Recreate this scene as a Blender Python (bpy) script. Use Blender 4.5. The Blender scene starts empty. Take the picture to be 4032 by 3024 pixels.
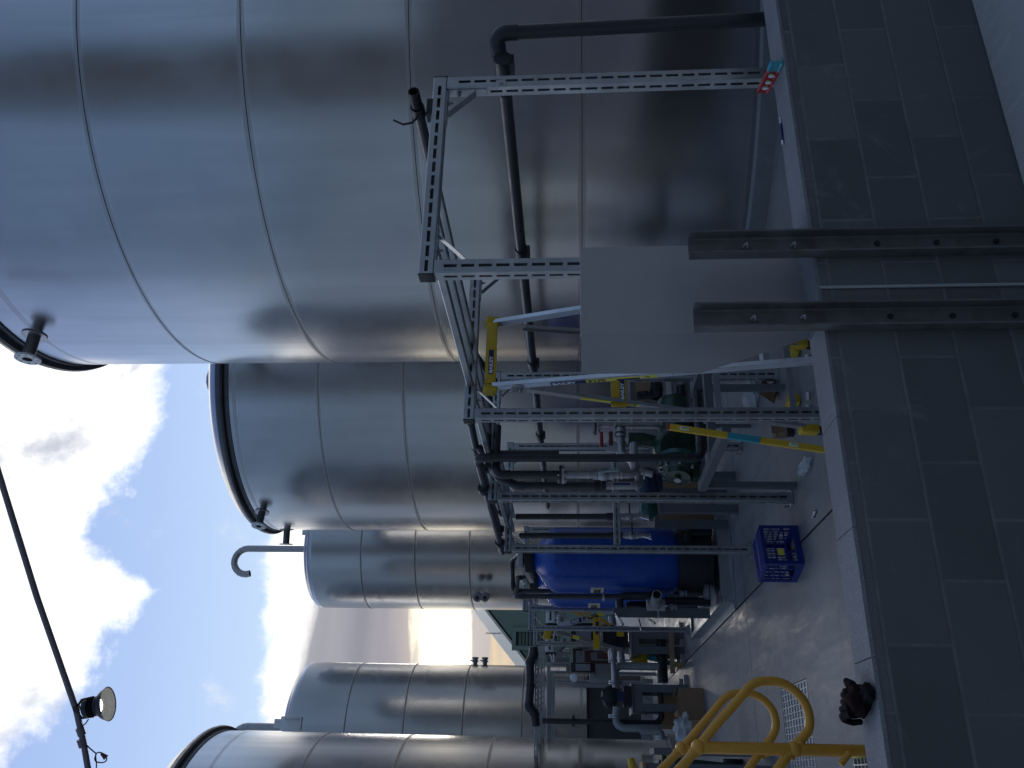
import bpy, bmesh, math, random
from mathutils import Vector as V, Matrix as M, Euler, noise as mnoise
R = math.radians; PI = math.pi; random.seed(7)
SC = bpy.context.scene; COL = SC.collection
# ------------------------------------------------------------------ camera (the phone was held sideways)
CH = 1.767; FPX = 3360.0
yaw, pit, roll = R(24.74), R(3.99), R(-0.38)
Fw = V((math.sin(yaw)*math.cos(pit), math.cos(yaw)*math.cos(pit), math.sin(pit)))
R0 = V((math.cos(yaw), -math.sin(yaw), 0)); U0 = R0.cross(Fw)
Rt = R0*math.cos(roll) + U0*math.sin(roll); Up = -R0*math.sin(roll) + U0*math.cos(roll)
cd = bpy.data.cameras.new('camera'); cam = bpy.data.objects.new('camera', cd); COL.objects.link(cam)
m = M.Identity(4)
for i in range(3):
    m[i][0] = -Up[i]; m[i][1] = Rt[i]; m[i][2] = -Fw[i]
m[2][3] = CH
cam.matrix_world = m
cd.sensor_fit = 'HORIZONTAL'; cd.sensor_width = 36; cd.lens = 36*FPX/4032; cd.clip_end = 2000; cd.clip_start = .05
SC.camera = cam
# measured sight lines: where a sight line through photo pixel (x,y) meets a real plane of the place
def ray(x, y): return Fw*FPX + Rt*(1512-y) + Up*(2016-x)
O = V((0, 0, CH))
def PY(x, y, Y): d = ray(x, y); return O + d*(Y/d.y)
def PX(x, y, X): d = ray(x, y); return O + d*(X/d.x)
def PZ(x, y, Z=0.0): d = ray(x, y); return O + d*((Z-CH)/d.z)
# ------------------------------------------------------------------ object helpers
def tag(o, label=None, cat=None, group=None, kind=None):
    if label: o['label'] = label
    if cat: o['category'] = cat
    if group: o['group'] = group
    if kind: o['kind'] = kind
    return o
def thing(name, label, cat, loc=(0, 0, 0), group=None, rz=0):
    o = bpy.data.objects.new(name, None); COL.objects.link(o); o.empty_display_size = .1
    o.location = loc; o.rotation_euler = (0, 0, rz)
    return tag(o, label, cat, group)
class MB:
    def __init__(s): s.v = []; s.f = []
    def add(s, vs, fs):
        n = len(s.v); s.v += [tuple(v) for v in vs]; s.f += [tuple(i+n for i in f) for f in fs]; return s
    def box(s, c, d, rot=None, bev=0):
        c = V(c); hx, hy, hz = d[0]/2, d[1]/2, d[2]/2
        if bev > 0:
            bm = bmesh.new(); bmesh.ops.create_cube(bm, size=1)
            for v in bm.verts: v.co = V((v.co.x*d[0], v.co.y*d[1], v.co.z*d[2]))
            bmesh.ops.bevel(bm, geom=list(bm.edges), offset=bev, segments=2, affect='EDGES', profile=.5)
            bm.verts.index_update(); vs = [v.co.copy() for v in bm.verts]; fs = [tuple(v.index for v in f.verts) for f in bm.faces]; bm.free()
        else:
            vs = [V((x*hx, y*hy, z*hz)) for x in (-1, 1) for y in (-1, 1) for z in (-1, 1)]
            fs = [(0, 1, 3, 2), (4, 6, 7, 5), (0, 4, 5, 1), (2, 3, 7, 6), (0, 2, 6, 4), (1, 5, 7, 3)]
        if rot is not None:
            r = rot if isinstance(rot, M) else Euler(rot).to_matrix()
            vs = [r @ v for v in vs]
        return s.add([v+c for v in vs], fs)
    def tube(s, pts, r, n=12, cap=True, r1=None, closed=False):
        pts = [V(p) for p in pts]; k = len(pts)
        if k < 2: return s
        t0 = (pts[1]-pts[0]).normalized()
        a = V((0, 0, 1)) if abs(t0.z) < .9 else V((1, 0, 0))
        u = t0.cross(a).normalized(); vs = []; base = 0
        for i, p in enumerate(pts):
            if closed: t = (pts[(i+1) % k]-pts[i-1]).normalized()
            elif i == 0: t = t0
            elif i == k-1: t = (pts[-1]-pts[-2]).normalized()
            else: t = ((pts[i+1]-p).normalized()+(p-pts[i-1]).normalized()).normalized()
            u = (u - t*u.dot(t)).normalized(); w = t.cross(u)
            rr = r if r1 is None else r+(r1-r)*i/(k-1)
            if not hasattr(rr, '__len__'): pass
            vs += [p+(u*math.cos(2*PI*j/n)+w*math.sin(2*PI*j/n))*rr for j in range(n)]
        fs = []
        for i in range(k if closed else k-1):
            a0 = i*n; b0 = ((i+1) % k)*n
            fs += [(a0+j, a0+(j+1) % n, b0+(j+1) % n, b0+j) for j in range(n)]
        if cap and not closed:
            fs.append(tuple(range(n-1, -1, -1))); fs.append(tuple((k-1)*n+j for j in range(n)))
        return s.add(vs, fs)
    def hollow(s, p0, p1, ro, ri, n=20):
        p0, p1 = V(p0), V(p1); t = (p1-p0).normalized()
        a = V((0, 0, 1)) if abs(t.z) < .9 else V((1, 0, 0)); u = t.cross(a).normalized(); w = t.cross(u); vs = []
        for p, r in ((p0, ro), (p1, ro), (p1, ri), (p0, ri)):
            vs += [p+(u*math.cos(2*PI*j/n)+w*math.sin(2*PI*j/n))*r for j in range(n)]
        fs = []
        for i in range(4):
            a0 = i*n; b0 = ((i+1) % 4)*n
            fs += [(a0+j, a0+(j+1) % n, b0+(j+1) % n, b0+j) for j in range(n)]
        return s.add(vs, fs)
    def lathe(s, prof, c=(0, 0, 0), n=32, axis=None, cap=True):
        c = V(c); k = len(prof); vs = []
        q = None
        if axis is not None: q = V(axis).normalized().to_track_quat('Z', 'Y').to_matrix()
        for r, z in prof:
            for j in range(n):
                p = V((r*math.cos(2*PI*j/n), r*math.sin(2*PI*j/n), z))
                vs.append((q @ p if q is not None else p)+c)
        fs = []
        for i in range(k-1):
            fs += [(i*n+j, i*n+(j+1) % n, (i+1)*n+(j+1) % n, (i+1)*n+j) for j in range(n)]
        if cap: fs.append(tuple(range(n-1, -1, -1))); fs.append(tuple((k-1)*n+j for j in range(n)))
        return s.add(vs, fs)
    def prism(s, poly, vec):
        n = len(poly); poly = [V(p) for p in poly]; vec = V(vec)
        fs = [tuple(range(n-1, -1, -1)), tuple(range(n, 2*n))] + [(i, (i+1) % n, n+(i+1) % n, n+i) for i in range(n)]
        return s.add(poly+[p+vec for p in poly], fs)
    def build(s, name, mat, parent=None, smooth=True, loc=None, ang=35):
        me = bpy.data.meshes.new(name); me.from_pydata(s.v, [], s.f); me.validate()
        me.materials.append(mat)
        bm = bmesh.new(); bm.from_mesh(me); bmesh.ops.recalc_face_normals(bm, faces=list(bm.faces)); bm.to_mesh(me); bm.free()
        if smooth:
            me.polygons.foreach_set('use_smooth', [True]*len(me.polygons))
            me.set_sharp_from_angle(angle=R(ang))
        o = bpy.data.objects.new(name, me); COL.objects.link(o)
        if parent is not None:
            o.parent = parent
            bpy_parent = parent
            # geometry is given in world coordinates: bring it into the parent's frame
            w = wm(parent)
            inv = w.inverted(); me.transform(inv)
        return o
def wm(o):
    mm = M.Translation(o.location) @ o.rotation_euler.to_matrix().to_4x4() @ M.Diagonal((*o.scale, 1))
    return wm(o.parent) @ mm if o.parent else mm
def arc3(p0, p1, p2, r, n=8):
    """points of a fillet of radius r at corner p1"""
    p0, p1, p2 = V(p0), V(p1), V(p2); a = (p0-p1).normalized(); b = (p2-p1).normalized()
    th = a.angle(b)
    if th > PI-.06 or th < .05: return [p1]
    d = min(r/math.tan(th/2), (p0-p1).length*.49, (p2-p1).length*.49); rr = d*math.tan(th/2)
    s, e = p1+a*d, p1+b*d; c = p1+(a+b).normalized()*(rr/math.sin(th/2)); out = []
    va, vb = s-c, e-c; ang = va.angle(vb)
    for i in range(n+1):
        t = i/n; out.append(c+(va*math.sin((1-t)*ang)+vb*math.sin(t*ang))/math.sin(ang))
    return out
def path(pts, r, n=8):
    pts = [V(p) for p in pts]; out = [pts[0]]
    for i in range(1, len(pts)-1): out += arc3(pts[i-1], pts[i], pts[i+1], r, n)
    return out+[pts[-1]]
def text_mesh(txt, size, mat, parent, origin, xdir, ydir, name='lettering', ext=.0006, bold=0.0, align='LEFT', sx=1.0):
    cu = bpy.data.curves.new(name, 'FONT'); cu.body = txt; cu.size = size; cu.extrude = ext; cu.offset = bold; cu.align_x = align; cu.resolution_u = 2
    t = bpy.data.objects.new('tmp_text', cu); COL.objects.link(t)
    dg = bpy.context.evaluated_depsgraph_get(); me = bpy.data.meshes.new_from_object(t.evaluated_get(dg))
    bpy.data.objects.remove(t); bpy.data.curves.remove(cu)
    x = V(xdir).normalized(); z = x.cross(V(ydir)).normalized(); y = z.cross(x)
    mm = M.Identity(4)
    for i in range(3): mm[i][0] = x[i]*sx; mm[i][1] = y[i]; mm[i][2] = z[i]; mm[i][3] = origin[i]
    me.transform(mm); me.materials.clear(); me.materials.append(mat); me.name = name
    o = bpy.data.objects.new(name, me); COL.objects.link(o)
    if parent is not None: o.parent = parent; me.transform(wm(parent).inverted())
    return o
# ------------------------------------------------------------------ materials
MAT = {}
class NT:
    def __init__(s, tree): s.t = tree; s.n = tree.nodes; s.l = tree.links
    def new(s, ty, **k):
        nd = s.n.new(ty)
        for a, b in k.items(): setattr(nd, a, b)
        return nd
    def set(s, sock, v):
        if hasattr(v, 'is_output') or isinstance(v, bpy.types.NodeSocket): s.l.new(v, sock)
        elif isinstance(v, bpy.types.Node): s.l.new(v.outputs[0], sock)
        elif v is not None: sock.default_value = v
    def m(s, op, a, b=None, c=None, clamp=False):
        nd = s.new('ShaderNodeMath', operation=op, use_clamp=clamp)
        for i, x in enumerate((a, b, c)):
            if x is not None: s.set(nd.inputs[i], x)
        return nd.outputs[0]
    def mix(s, f, a, b, mode='MIX'):
        nd = s.new('ShaderNodeMix', data_type='RGBA', blend_type=mode)
        s.set(nd.inputs[0], f)
        s.set(nd.inputs[6], a if isinstance(a, (bpy.types.NodeSocket,)) else (*a[:3], 1) if a is not None else None)
        s.set(nd.inputs[7], b if isinstance(b, (bpy.types.NodeSocket,)) else (*b[:3], 1))
        return nd.outputs[2]
    def mixf(s, f, a, b):
        nd = s.new('ShaderNodeMix', data_type='FLOAT'); s.set(nd.inputs[0], f); s.set(nd.inputs[2], a); s.set(nd.inputs[3], b); return nd.outputs[0]
    def rng(s, v, a, b, c=0, d=1, smooth=True):
        nd = s.new('ShaderNodeMapRange', interpolation_type='SMOOTHSTEP' if smooth else 'LINEAR')
        s.set(nd.inputs[0], v)
        for i, x in enumerate((a, b, c, d)): s.set(nd.inputs[1+i], x)
        return nd.outputs[0]
    def noise(s, vec, scale, detail=4, rough=.55, dist=0, scl=None):
        if scl is not None:
            mp = s.new('ShaderNodeMapping'); s.set(mp.inputs[0], vec); mp.inputs[3].default_value = scl; vec = mp.outputs[0]
        nd = s.new('ShaderNodeTexNoise'); s.set(nd.inputs['Vector'], vec)
        nd.inputs['Scale'].default_value = scale; nd.inputs['Detail'].default_value = detail; nd.inputs['Roughness'].default_value = rough
        nd.inputs['Distortion'].default_value = dist
        return nd.outputs[0]
    def ramp(s, v, pts, interp='LINEAR'):
        nd = s.new('ShaderNodeValToRGB'); cr = nd.color_ramp; cr.interpolation = interp
        while len(cr.elements) < len(pts): cr.elements.new(.5)
        for e, (p, c) in zip(cr.elements, pts):
            e.position = p; e.color = (*c, 1) if hasattr(c, '__len__') else (c, c, c, 1)
        s.set(nd.inputs[0], v); return nd.outputs[0]
    def bump(s, h, strength=.3, dist=.01, nrm=None):
        nd = s.new('ShaderNodeBump'); nd.inputs['Strength'].default_value = strength; nd.inputs['Distance'].default_value = dist
        s.set(nd.inputs['Height'], h)
        if nrm is not None: s.set(nd.inputs['Normal'], nrm)
        return nd.outputs[0]
def newmat(name):
    mt = bpy.data.materials.new(name); mt.use_nodes = True; t = NT(mt.node_tree); MAT[name] = mt
    p = mt.node_tree.nodes['Principled BSDF']
    tc = t.new('ShaderNodeTexCoord')
    return mt, t, p, tc
def simple(name, col, rough=.5, metal=0, var=.15, scale=8, bump=.0, spec=.5, dirt=None, coat=0, stretch=None, rvar=.1, bscale=60):
    mt, t, p, tc = newmat(name)
    ob = tc.outputs['Object']
    n = t.noise(ob, scale, 5, .6, scl=stretch)
    lo = tuple(c*(1-var) for c in col); hi = tuple(min(1, c*(1+var)) for c in col)
    c = t.ramp(n, [(.3, lo), (.7, hi)])
    if dirt is not None:
        n2 = t.noise(ob, scale*.45, 6, .65)
        c = t.mix(t.rng(n2, .52, .68, 0, dirt[3]), c, dirt[:3])
    t.set(p.inputs['Base Color'], c)
    t.set(p.inputs['Roughness'], t.rng(t.noise(ob, scale*1.7, 4), .3, .7, max(.02, rough-rvar), min(1, rough+rvar), False))
    p.inputs['Metallic'].default_value = metal
    p.inputs['Specular IOR Level'].default_value = spec
    p.inputs['Coat Weight'].default_value = coat
    if bump > 0: t.set(p.inputs['Normal'], t.bump(t.noise(ob, bscale, 4), bump, .004))
    return mt
simple('galv', (.43, .455, .475), .42, .85, .16, 5, .08, bscale=40, dirt=(.33, .35, .37, .6))
simple('galv_dark', (.30, .32, .35), .5, .7, .15, 6, .05)
simple('stainless', (.60, .60, .61), .30, 1, .06, 6, .03)
simple('stainless_sheet', (.42, .41, .41), .58, .6, .05, 3, .02, dirt=(.38, .36, .34, .35), rvar=.06)
simple('stainless_dull', (.42, .42, .43), .42, .8, .14, 14, .1)
simple('alu', (.72, .74, .78), .34, .9, .06, 6, .02)
simple('pvc', (.030, .034, .042), .34, 0, .18, 6, .03, spec=.5)
simple('pvc_fit', (.022, .025, .032), .42, 0, .15, 9, .03)
simple('rubber', (.014, .015, .018), .7, 0, .2, 20, .1)
simple('yellow_rail', (.68, .335, .035), .42, 0, .08, 9, .35, coat=.15, bscale=160, dirt=(.42, .20, .03, .55))
simple('yellow_plastic', (.60, .40, .02), .45, 0, .07, 10, .05)
simple('yellow_level', (.66, .42, .03), .4, 0, .08, 10, .05)
simple('cyan', (.04, .30, .38), .4, 0, .08, 10)
simple('red', (.36, .02, .025), .4, 0, .1, 12)
simple('lime_glass', (.45, .62, .12), .15, 0, .1, 12)
simple('green_cast', (.007, .038, .021), .3, 0, .2, 10, .1, coat=.3)
simple('teal_cast', (.012, .085, .08), .3, 0, .15, 10, .1, coat=.3)
simple('blue_motor', (.012, .03, .08), .35, 0, .2, 12, .1, coat=.3)
simple('dark_motor', (.015, .018, .028), .45, 0, .2, 12, .1)
simple('navy', (.012, .022, .14), .4, 0, .05, 10)
simple('white_plastic', (.72, .74, .76), .4, 0, .06, 10)
simple('grey_plastic', (.35, .37, .38), .5, 0, .06, 10)
simple('grey_paint', (.125, .137, .15), .5, .1, .1, 7, .03)
simple('grey_pipe', (.28, .31, .32), .38, .2, .1, 7, .03)
simple('cardboard', (.30, .19, .11), .8, 0, .12, 5, .1)
simple('black', (.012, .013, .016), .5, 0, .1, 10)
simple('red_brown', (.10, .03, .03), .5, 0, .2, 10)
simple('bin_green', (.015, .05, .03), .5, 0, .1, 6, .03)
simple('crate_blue', (.003, .024, .19), .38, 0, .1, 7, .03)
simple('label_paper', (.62, .55, .42), .6, 0, .05, 10)
simple('label_yellow', (.72, .66, .06), .4, 0, .05, 10)
simple('label_navy', (.01, .02, .09), .4, 0, .05, 10)
simple('ink', (.012, .012, .02), .5, 0, 0, 10)
simple('white_ink', (.82, .84, .88), .5, 0, 0, 10)
simple('lamp_body', (.035, .037, .042), .45, .4, .1, 8)
simple('lamp_white', (.82, .81, .74), .4, 0, .03, 8)
simple('conduit', (.19, .18, .21), .5, .2, .12, 6)
simple('brass', (.35, .26, .12), .35, .9, .1, 10)
simple('stain_steel', (.135, .136, .134), .62, .25, .3, 9, .1, dirt=(.085, .08, .066, .8))
simple('strip_grey', (.34, .37, .37), .5, 0, .06, 8)
simple('glove_black', (.008, .008, .010), .8, 0, .3, 40, .4, spec=.15)
simple('glove_red', (.014, .006, .007), .8, 0, .3, 30, .3, spec=.1)
simple('green_cladding', (.17, .235, .185), .55, 0, .04, 3)
simple('trim_pale', (.62, .60, .50), .5, 0, .04, 5)
simple('shed_mid', (.075, .085, .10), .6, 0, .2, 1.2)
simple('shed_wall', (.15, .17, .205), .7, 0, .15, .8)
simple('shed_dark', (.05, .053, .06), .7, .0, .2, 1.2)
simple('rubble', (.2, .2, .2), .8, 0, .2, 10)
# lamp disc, lit
mt, t, p, tc = newmat('lamp_lit'); p.inputs['Emission Color'].default_value = (1, .98, .95, 1); p.inputs['Emission Strength'].default_value = 3
# polythene bag
mt, t, p, tc = newmat('polythene')
p.inputs['Base Color'].default_value = (.6, .68, .74, 1); p.inputs['Roughness'].default_value = .28; p.inputs['Alpha'].default_value = .42
t.set(p.inputs['Normal'], t.bump(t.noise(tc.outputs['Object'], 9, 5, .6, 2), .7, .03))
# mattress-like blue fibreglass of the vessels
mt, t, p, tc = newmat('blue_vessel')
w = t.new('ShaderNodeTexWave', wave_type='BANDS', bands_direction='Z'); t.set(w.inputs[0], tc.outputs['Object'])
w.inputs['Scale'].default_value = 26; w.inputs['Distortion'].default_value = 3; w.inputs['Detail'].default_value = 3
n = t.noise(tc.outputs['Object'], 60, 3, .6, scl=(.25, .25, 3))
t.set(p.inputs['Base Color'], t.mix(t.rng(n, .3, .7, 0, 1), (.003, .042, .27), (.012, .088, .44)))
p.inputs['Roughness'].default_value = .24
t.set(p.inputs['Normal'], t.bump(t.m('ADD', n, t.m('MULTIPLY', w.outputs[1], .4)), .5, .004))
# tank steel: brushed round the shell, dull heat bands either side of every weld, fine scuffs
def tank_steel(name, z0, sp, col=(.50, .505, .52), rough=.19, warm=0):
    mt, t, p, tc = newmat(name); ob = tc.outputs['Object']
    sx = t.new('ShaderNodeSeparateXYZ'); t.set(sx.inputs[0], ob); z = sx.outputs[2]
    k = t.m('SUBTRACT', z, z0); fr = t.m('PINGPONG', k, sp/2) if False else t.m('ABSOLUTE', t.m('SUBTRACT', t.m('FLOORED_MODULO', t.m('ADD', k, sp/2), sp), sp/2))
    wob = t.m('MULTIPLY', t.m('SUBTRACT', t.noise(ob, 2.2, 3), .5), .035)
    band = t.rng(t.m('ADD', fr, wob), .022, .045, 1, 0)
    edge = t.rng(t.m('ABSOLUTE', t.m('SUBTRACT', t.m('ADD', fr, wob), .042)), 0, .008, 1, 0)
    n1 = t.noise(ob, 1.1, 4, .6); n2 = t.noise(ob, 260, 2, .5, scl=(.06, .06, 1.0)); n3 = t.noise(ob, 3.5, 6, .7, scl=(1, 1, .35))
    c = t.mix(t.rng(n1, .3, .7), tuple(x*.93 for x in col), tuple(min(1, x*1.05) for x in col))
    n5 = t.noise(ob, 2.6, 5, .6, .4, scl=(1, 1, .07)); c = t.mix(t.rng(n5, .35, .7, 0, .5), c, tuple(x*.80 for x in col)); scuff = t.rng(n3, .66, .74, 0, .35); c = t.mix(scuff, c, tuple(x*.62 for x in col))
    c = t.mix(t.m('MULTIPLY', band, .28), c, (.30, .28, .26)); c = t.mix(t.m('MULTIPLY', edge, .25), c, (.75, .73, .70))
    t.set(p.inputs['Base Color'], c); p.inputs['Metallic'].default_value = 1
    rr = t.m('ADD', t.rng(t.m('ADD', t.m('MULTIPLY', n1, .5), t.m('MULTIPLY', n5, .5)), .3, .7, rough*.75, rough*1.4, False), t.m('MULTIPLY', band, .10)); t.set(p.inputs['Roughness'], rr)
    p.inputs['Anisotropic'].default_value = .82; p.inputs['Anisotropic Rotation'].default_value = .0
    tg = t.new('ShaderNodeTangent', direction_type='RADIAL', axis='Z'); t.set(p.inputs['Tangent'], tg.outputs[0])
    h = t.m('ADD', t.m('MULTIPLY', n2, .25), t.m('MULTIPLY', t.noise(ob, .55, 2, .4, scl=(1, 1, .3)), 7))
    t.set(p.inputs['Normal'], t.bump(h, .10, .006))
    return mt
tank_steel('tank_steel', 1.66, 1.5)
tank_steel('tank_steel_small', 1.567, 1.5, (.50, .51, .53), .2)
simple('tank_rim', (.10, .105, .115), .4, .7, .2, 4, .05)
simple('weld', (.035, .035, .038), .5, .6, .2, 30)
# concrete
def concrete(name, c0, c1, rough=.55, stain=(.16, .17, .18), gloss=.25, ag=.5, sc=1.0, bump=.25):
    mt, t, p, tc = newmat(name); ob = tc.outputs['Object']
    n1 = t.noise(ob, .9*sc, 6, .62); n2 = t.noise(ob, 2.2*sc, 6, .7, 1.2, scl=(3.2, .6, 1)); n3 = t.noise(ob, 130*sc, 3, .6); n4 = t.noise(ob, 9*sc, 5, .7)
    c = t.mix(t.rng(n1, .32, .68), c0, c1)
    c = t.mix(t.rng(n2, .50, .72, 0, .55), c, tuple(x*1.22 for x in c1))
    c = t.mix(t.rng(n4, .60, .75, 0, .5), c, stain)
    c = t.mix(t.rng(n3, .25, .75, 0, ag), c, tuple(x*.6 for x in c0))
    t.set(p.inputs['Base Color'], c)
    t.set(p.inputs['Roughness'], t.rng(t.m('ADD', n2, t.m('MULTIPLY', n4, .3)), .35, .85, rough-gloss, rough+.15, False))
    t.set(p.inputs['Normal'], t.bump(t.m('ADD', n3, t.m('MULTIPLY', n4, 1.5)), bump, .003))
    return mt
concrete('floor_concrete', (.145, .155, .164), (.215, .227, .237), .5, gloss=.27, ag=.3, bump=.05)
concrete('yard_concrete', (.46, .455, .44), (.58, .57, .55), .7, gloss=.1)
concrete('cap_concrete', (.20, .21, .23), (.29, .30, .32), .85, gloss=.05, ag=.75, sc=1.5, bump=.6)
concrete('plinth_concrete', (.22, .23, .24), (.30, .31, .32), .8, gloss=.05)
# block wall
mt, t, p, tc = newmat('blockwork'); ob = tc.outputs['Object']
sx = t.new('ShaderNodeSeparateXYZ'); t.set(sx.inputs[0], ob)
cb = t.new('ShaderNodeCombineXYZ'); t.set(cb.inputs[0], sx.outputs[0]); t.set(cb.inputs[1], sx.outputs[2])
nw = t.noise(ob, 3.1, 3); nv = t.new('ShaderNodeVectorMath', operation='ADD'); t.set(nv.inputs[0], cb.outputs[0])
cw = t.new('ShaderNodeCombineXYZ'); t.set(cw.inputs[1], t.m('MULTIPLY', t.m('SUBTRACT', nw, .5), .008)); t.set(nv.inputs[1], cw.outputs[0])
br = t.new('ShaderNodeTexBrick'); t.set(br.inputs['Vector'], nv.outputs[0])
br.offset = .5; br.offset_frequency = 2
for k_, v_ in (('Scale', 1), ('Mortar Size', .009), ('Mortar Smooth', .8), ('Bias', 0), ('Brick Width', .4), ('Row Height', .2037)): br.inputs[k_].default_value = v_
br.inputs['Color1'].default_value = (0, 0, 0, 1); br.inputs['Color2'].default_value = (1, 1, 1, 1); br.inputs['Mortar'].default_value = (.5, .5, .5, 1)
mort = br.outputs['Fac']
n1 = t.noise(ob, 1.7, 6, .65); n3 = t.noise(ob, 190, 3, .6); n4 = t.noise(ob, 6, 6, .72); n5 = t.noise(ob, 2.6, 5, .7, 1.5)
c = t.mix(br.outputs['Color'], (.098, .104, .103), (.158, .163, .158))
c = t.mix(t.rng(n1, .35, .7, 0, .6), c, (.155, .16, .16))
c = t.mix(t.rng(n5, .57, .72, 0, .45), c, (.235, .24, .24))        # cement smears
c = t.mix(t.rng(n3, .3, .75, 0, .35), c, (.07, .072, .075))
c = t.mix(t.m('MULTIPLY', mort, t.rng(n4, .38, .62, .12, .85)), c, (.195, .20, .20))
# damp, stained blocks beside the steel channels
dx = t.m('ABSOLUTE', t.m('SUBTRACT', sx.outputs[0], 1.72)); damp = t.m('MULTIPLY', t.rng(t.m('ADD', dx, t.m('MULTIPLY', t.m('SUBTRACT', n4, .5), .25)), .30, .42, 1, 0), t.m('SUBTRACT', 1, mort))
c = t.mix(t.m('MULTIPLY', damp, .55), c, (.075, .07, .058))
t.set(p.inputs['Base Color'], c); t.set(p.inputs['Roughness'], t.mixf(damp, .9, .6))
t.set(p.inputs['Normal'], t.bump(t.m('ADD', t.m('ADD', t.m('MULTIPLY', n3, .35), n4), t.m('MULTIPLY', mort, -1.2)), .5, .004))
# distant grey panel
# ------------------------------------------------------------------ world: low sun in the west behind cloud, broken cumulus
SUN_AZ, SUN_EL = 12.0, 9.0
W = bpy.data.worlds.new('World'); SC.world = W; W.use_nodes = True; t = NT(W.node_tree); bg = W.node_tree.nodes['Background']
tc = t.new('ShaderNodeTexCoord'); g = tc.outputs['Generated']
sky = t.new('ShaderNodeTexSky'); sky.sky_type = 'NISHITA'; sky.sun_disc = False; sky.sun_elevation = R(SUN_EL+9); sky.sun_rotation = R(SUN_AZ); sky.dust_density = .6; sky.ozone_density = 1.6
sx = t.new('ShaderNodeSeparateXYZ'); t.set(sx.inputs[0], g)
el = t.m('MULTIPLY', t.m('ARCSINE', sx.outputs[2]), 180/PI); az = t.m('MULTIPLY', t.m('ARCTAN2', sx.outputs[0], sx.outputs[1]), 180/PI)
nA = t.noise(g, 7, 12, .66, .3); nB = t.noise(g, 26, 8, .6); nC = t.noise(g, 3.1, 5, .55); nS = t.noise(g, 3, 6, .55, .3, scl=(1, 1, 9))
azn = t.m('DIVIDE', t.m('ADD', az, 10), 50, clamp=True)
pts = [(-8, 36), (0, 32.3), (2.8, 30.6), (4.8, 28.5), (7.7, 28.2), (10.9, 26.0), (12.2, 28.2), (14.4, 29.5), (18.2, 29.0), (21, 26.8), (24, 26), (30, 25), (39, 27)]
thr = t.m('MULTIPLY', t.ramp(azn, [((a+10)/50, e/60) for a, e in pts]), 60)
aoff = t.m('ABSOLUTE', t.m('SUBTRACT', az, 12)); thr = t.m('ADD', thr, t.rng(aoff, 38, 75, 0, 22, False))
dA = t.m('ADD', t.m('SUBTRACT', el, thr), t.m('MULTIPLY', t.m('SUBTRACT', nA, .5), 7.5)); dA = t.m('ADD', dA, t.m('MULTIPLY', t.m('SUBTRACT', nB, .5), 3))
mA = t.m('POWER', t.rng(dA, -.5, 1.7), .8)
hole = t.m('MULTIPLY', t.rng(t.m('ADD', nA, t.m('MULTIPLY', nB, .25)), .71, .80), t.rng(dA, 1.2, 3.5)); mA = t.m('MULTIPLY', mA, t.m('SUBTRACT', 1, t.m('MULTIPLY', hole, .75)))
mA = t.m('MULTIPLY', mA, t.rng(el, 45, 64, 1, .0)); 
dB = t.m('ADD', t.m('SUBTRACT', 19.6, el), t.m('MULTIPLY', t.m('SUBTRACT', nA, .5), 5)); dB = t.m('ADD', dB, t.m('MULTIPLY', t.m('SUBTRACT', nB, .5), 1.5))
mB = t.rng(dB, -.5, 1.2)
mW = t.m('MULTIPLY', t.rng(t.m('ADD', t.noise(g, 11, 9, .66, .5), t.m('MULTIPLY', nB, .15)), .62, .80, 0, .55), t.rng(el, 17, 23))
elw = t.m('ADD', el, t.m('ADD', t.m('MULTIPLY', t.m('SUBTRACT', nS, .5), 4.2), t.m('MULTIPLY', t.m('SUBTRACT', nA, .5), 1.4)))
cB = t.ramp(t.m('DIVIDE', elw, 24, clamp=True), [(0, (.50, .47, .46)), (3.6/24, (.60, .53, .50)), (4.6/24, (.85, .68, .45)), (5.0/24, (.60, .53, .50)), (6.1/24, (.62, .58, .56)), (6.7/24, (2.1, 1.85, 1.45)), (9.6/24, (1.9, 1.7, 1.3)), (10.3/24, (.55, .50, .48)), (12.0/24, (.40, .38, .42)), (13.4/24, (.30, .305, .355)), (16.2/24, (.40, .40, .45)), (17.4/24, (1.6, 1.55, 1.5)), (1, (1.6, 1.58, 1.55))])
sunw = t.m('MAXIMUM', t.rng(t.m('SUBTRACT', 12, az), 14, 60), t.rng(t.m('SUBTRACT', az, 12), 14, 60))                     # away from the sunset the cloud bank is flat and grey-blue
cB = t.mix(sunw, cB, (.15, .195, .28))
SKYK = .13
back = t.rng(aoff, 22, 110)
# the clear part of the west is the pale blue of the photograph; away from it the physical sky takes over
front = t.ramp(t.m('DIVIDE', el, 90, clamp=True), [(0, (.60, .66, .78)), (12/90, (.62, .75, .92)), (20/90, (.56, .73, .99)), (26/90, (.46, .62, .95)), (35/90, (.37, .505, .86)), (60/90, (.15, .25, .52)), (1, (.10, .18, .40))])
skyc = t.mix(1, sky.outputs[0], (SKYK,)*3, 'MULTIPLY')
lowdim = t.rng(el, 5, 42, .50, 1.35); dimc = t.new('ShaderNodeCombineXYZ'); [t.set(dimc.inputs[i_], lowdim) for i_ in range(3)]
skyc = t.mix(1, skyc, dimc.outputs[0], 'MULTIPLY')
skyc = t.mix(t.rng(aoff, 35, 110), front, t.mix(1, skyc, (1.05, 1.0, 1.0), 'MULTIPLY'))
shd = t.rng(t.m('ADD', t.noise(g, 5.5, 7, .6, .4), t.m('MULTIPLY', nB, .2)), .60, .80); cA = t.mix(back, t.mix(shd, (1.45, 1.44, 1.42), (.62, .65, .74)), (.42, .47, .56))
col = t.mix(mA, t.mix(mW, skyc, (.85, .88, .96)), cA); col = t.mix(t.m('MULTIPLY', mB, t.mixf(sunw, 1, .65)), col, cB)
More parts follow.
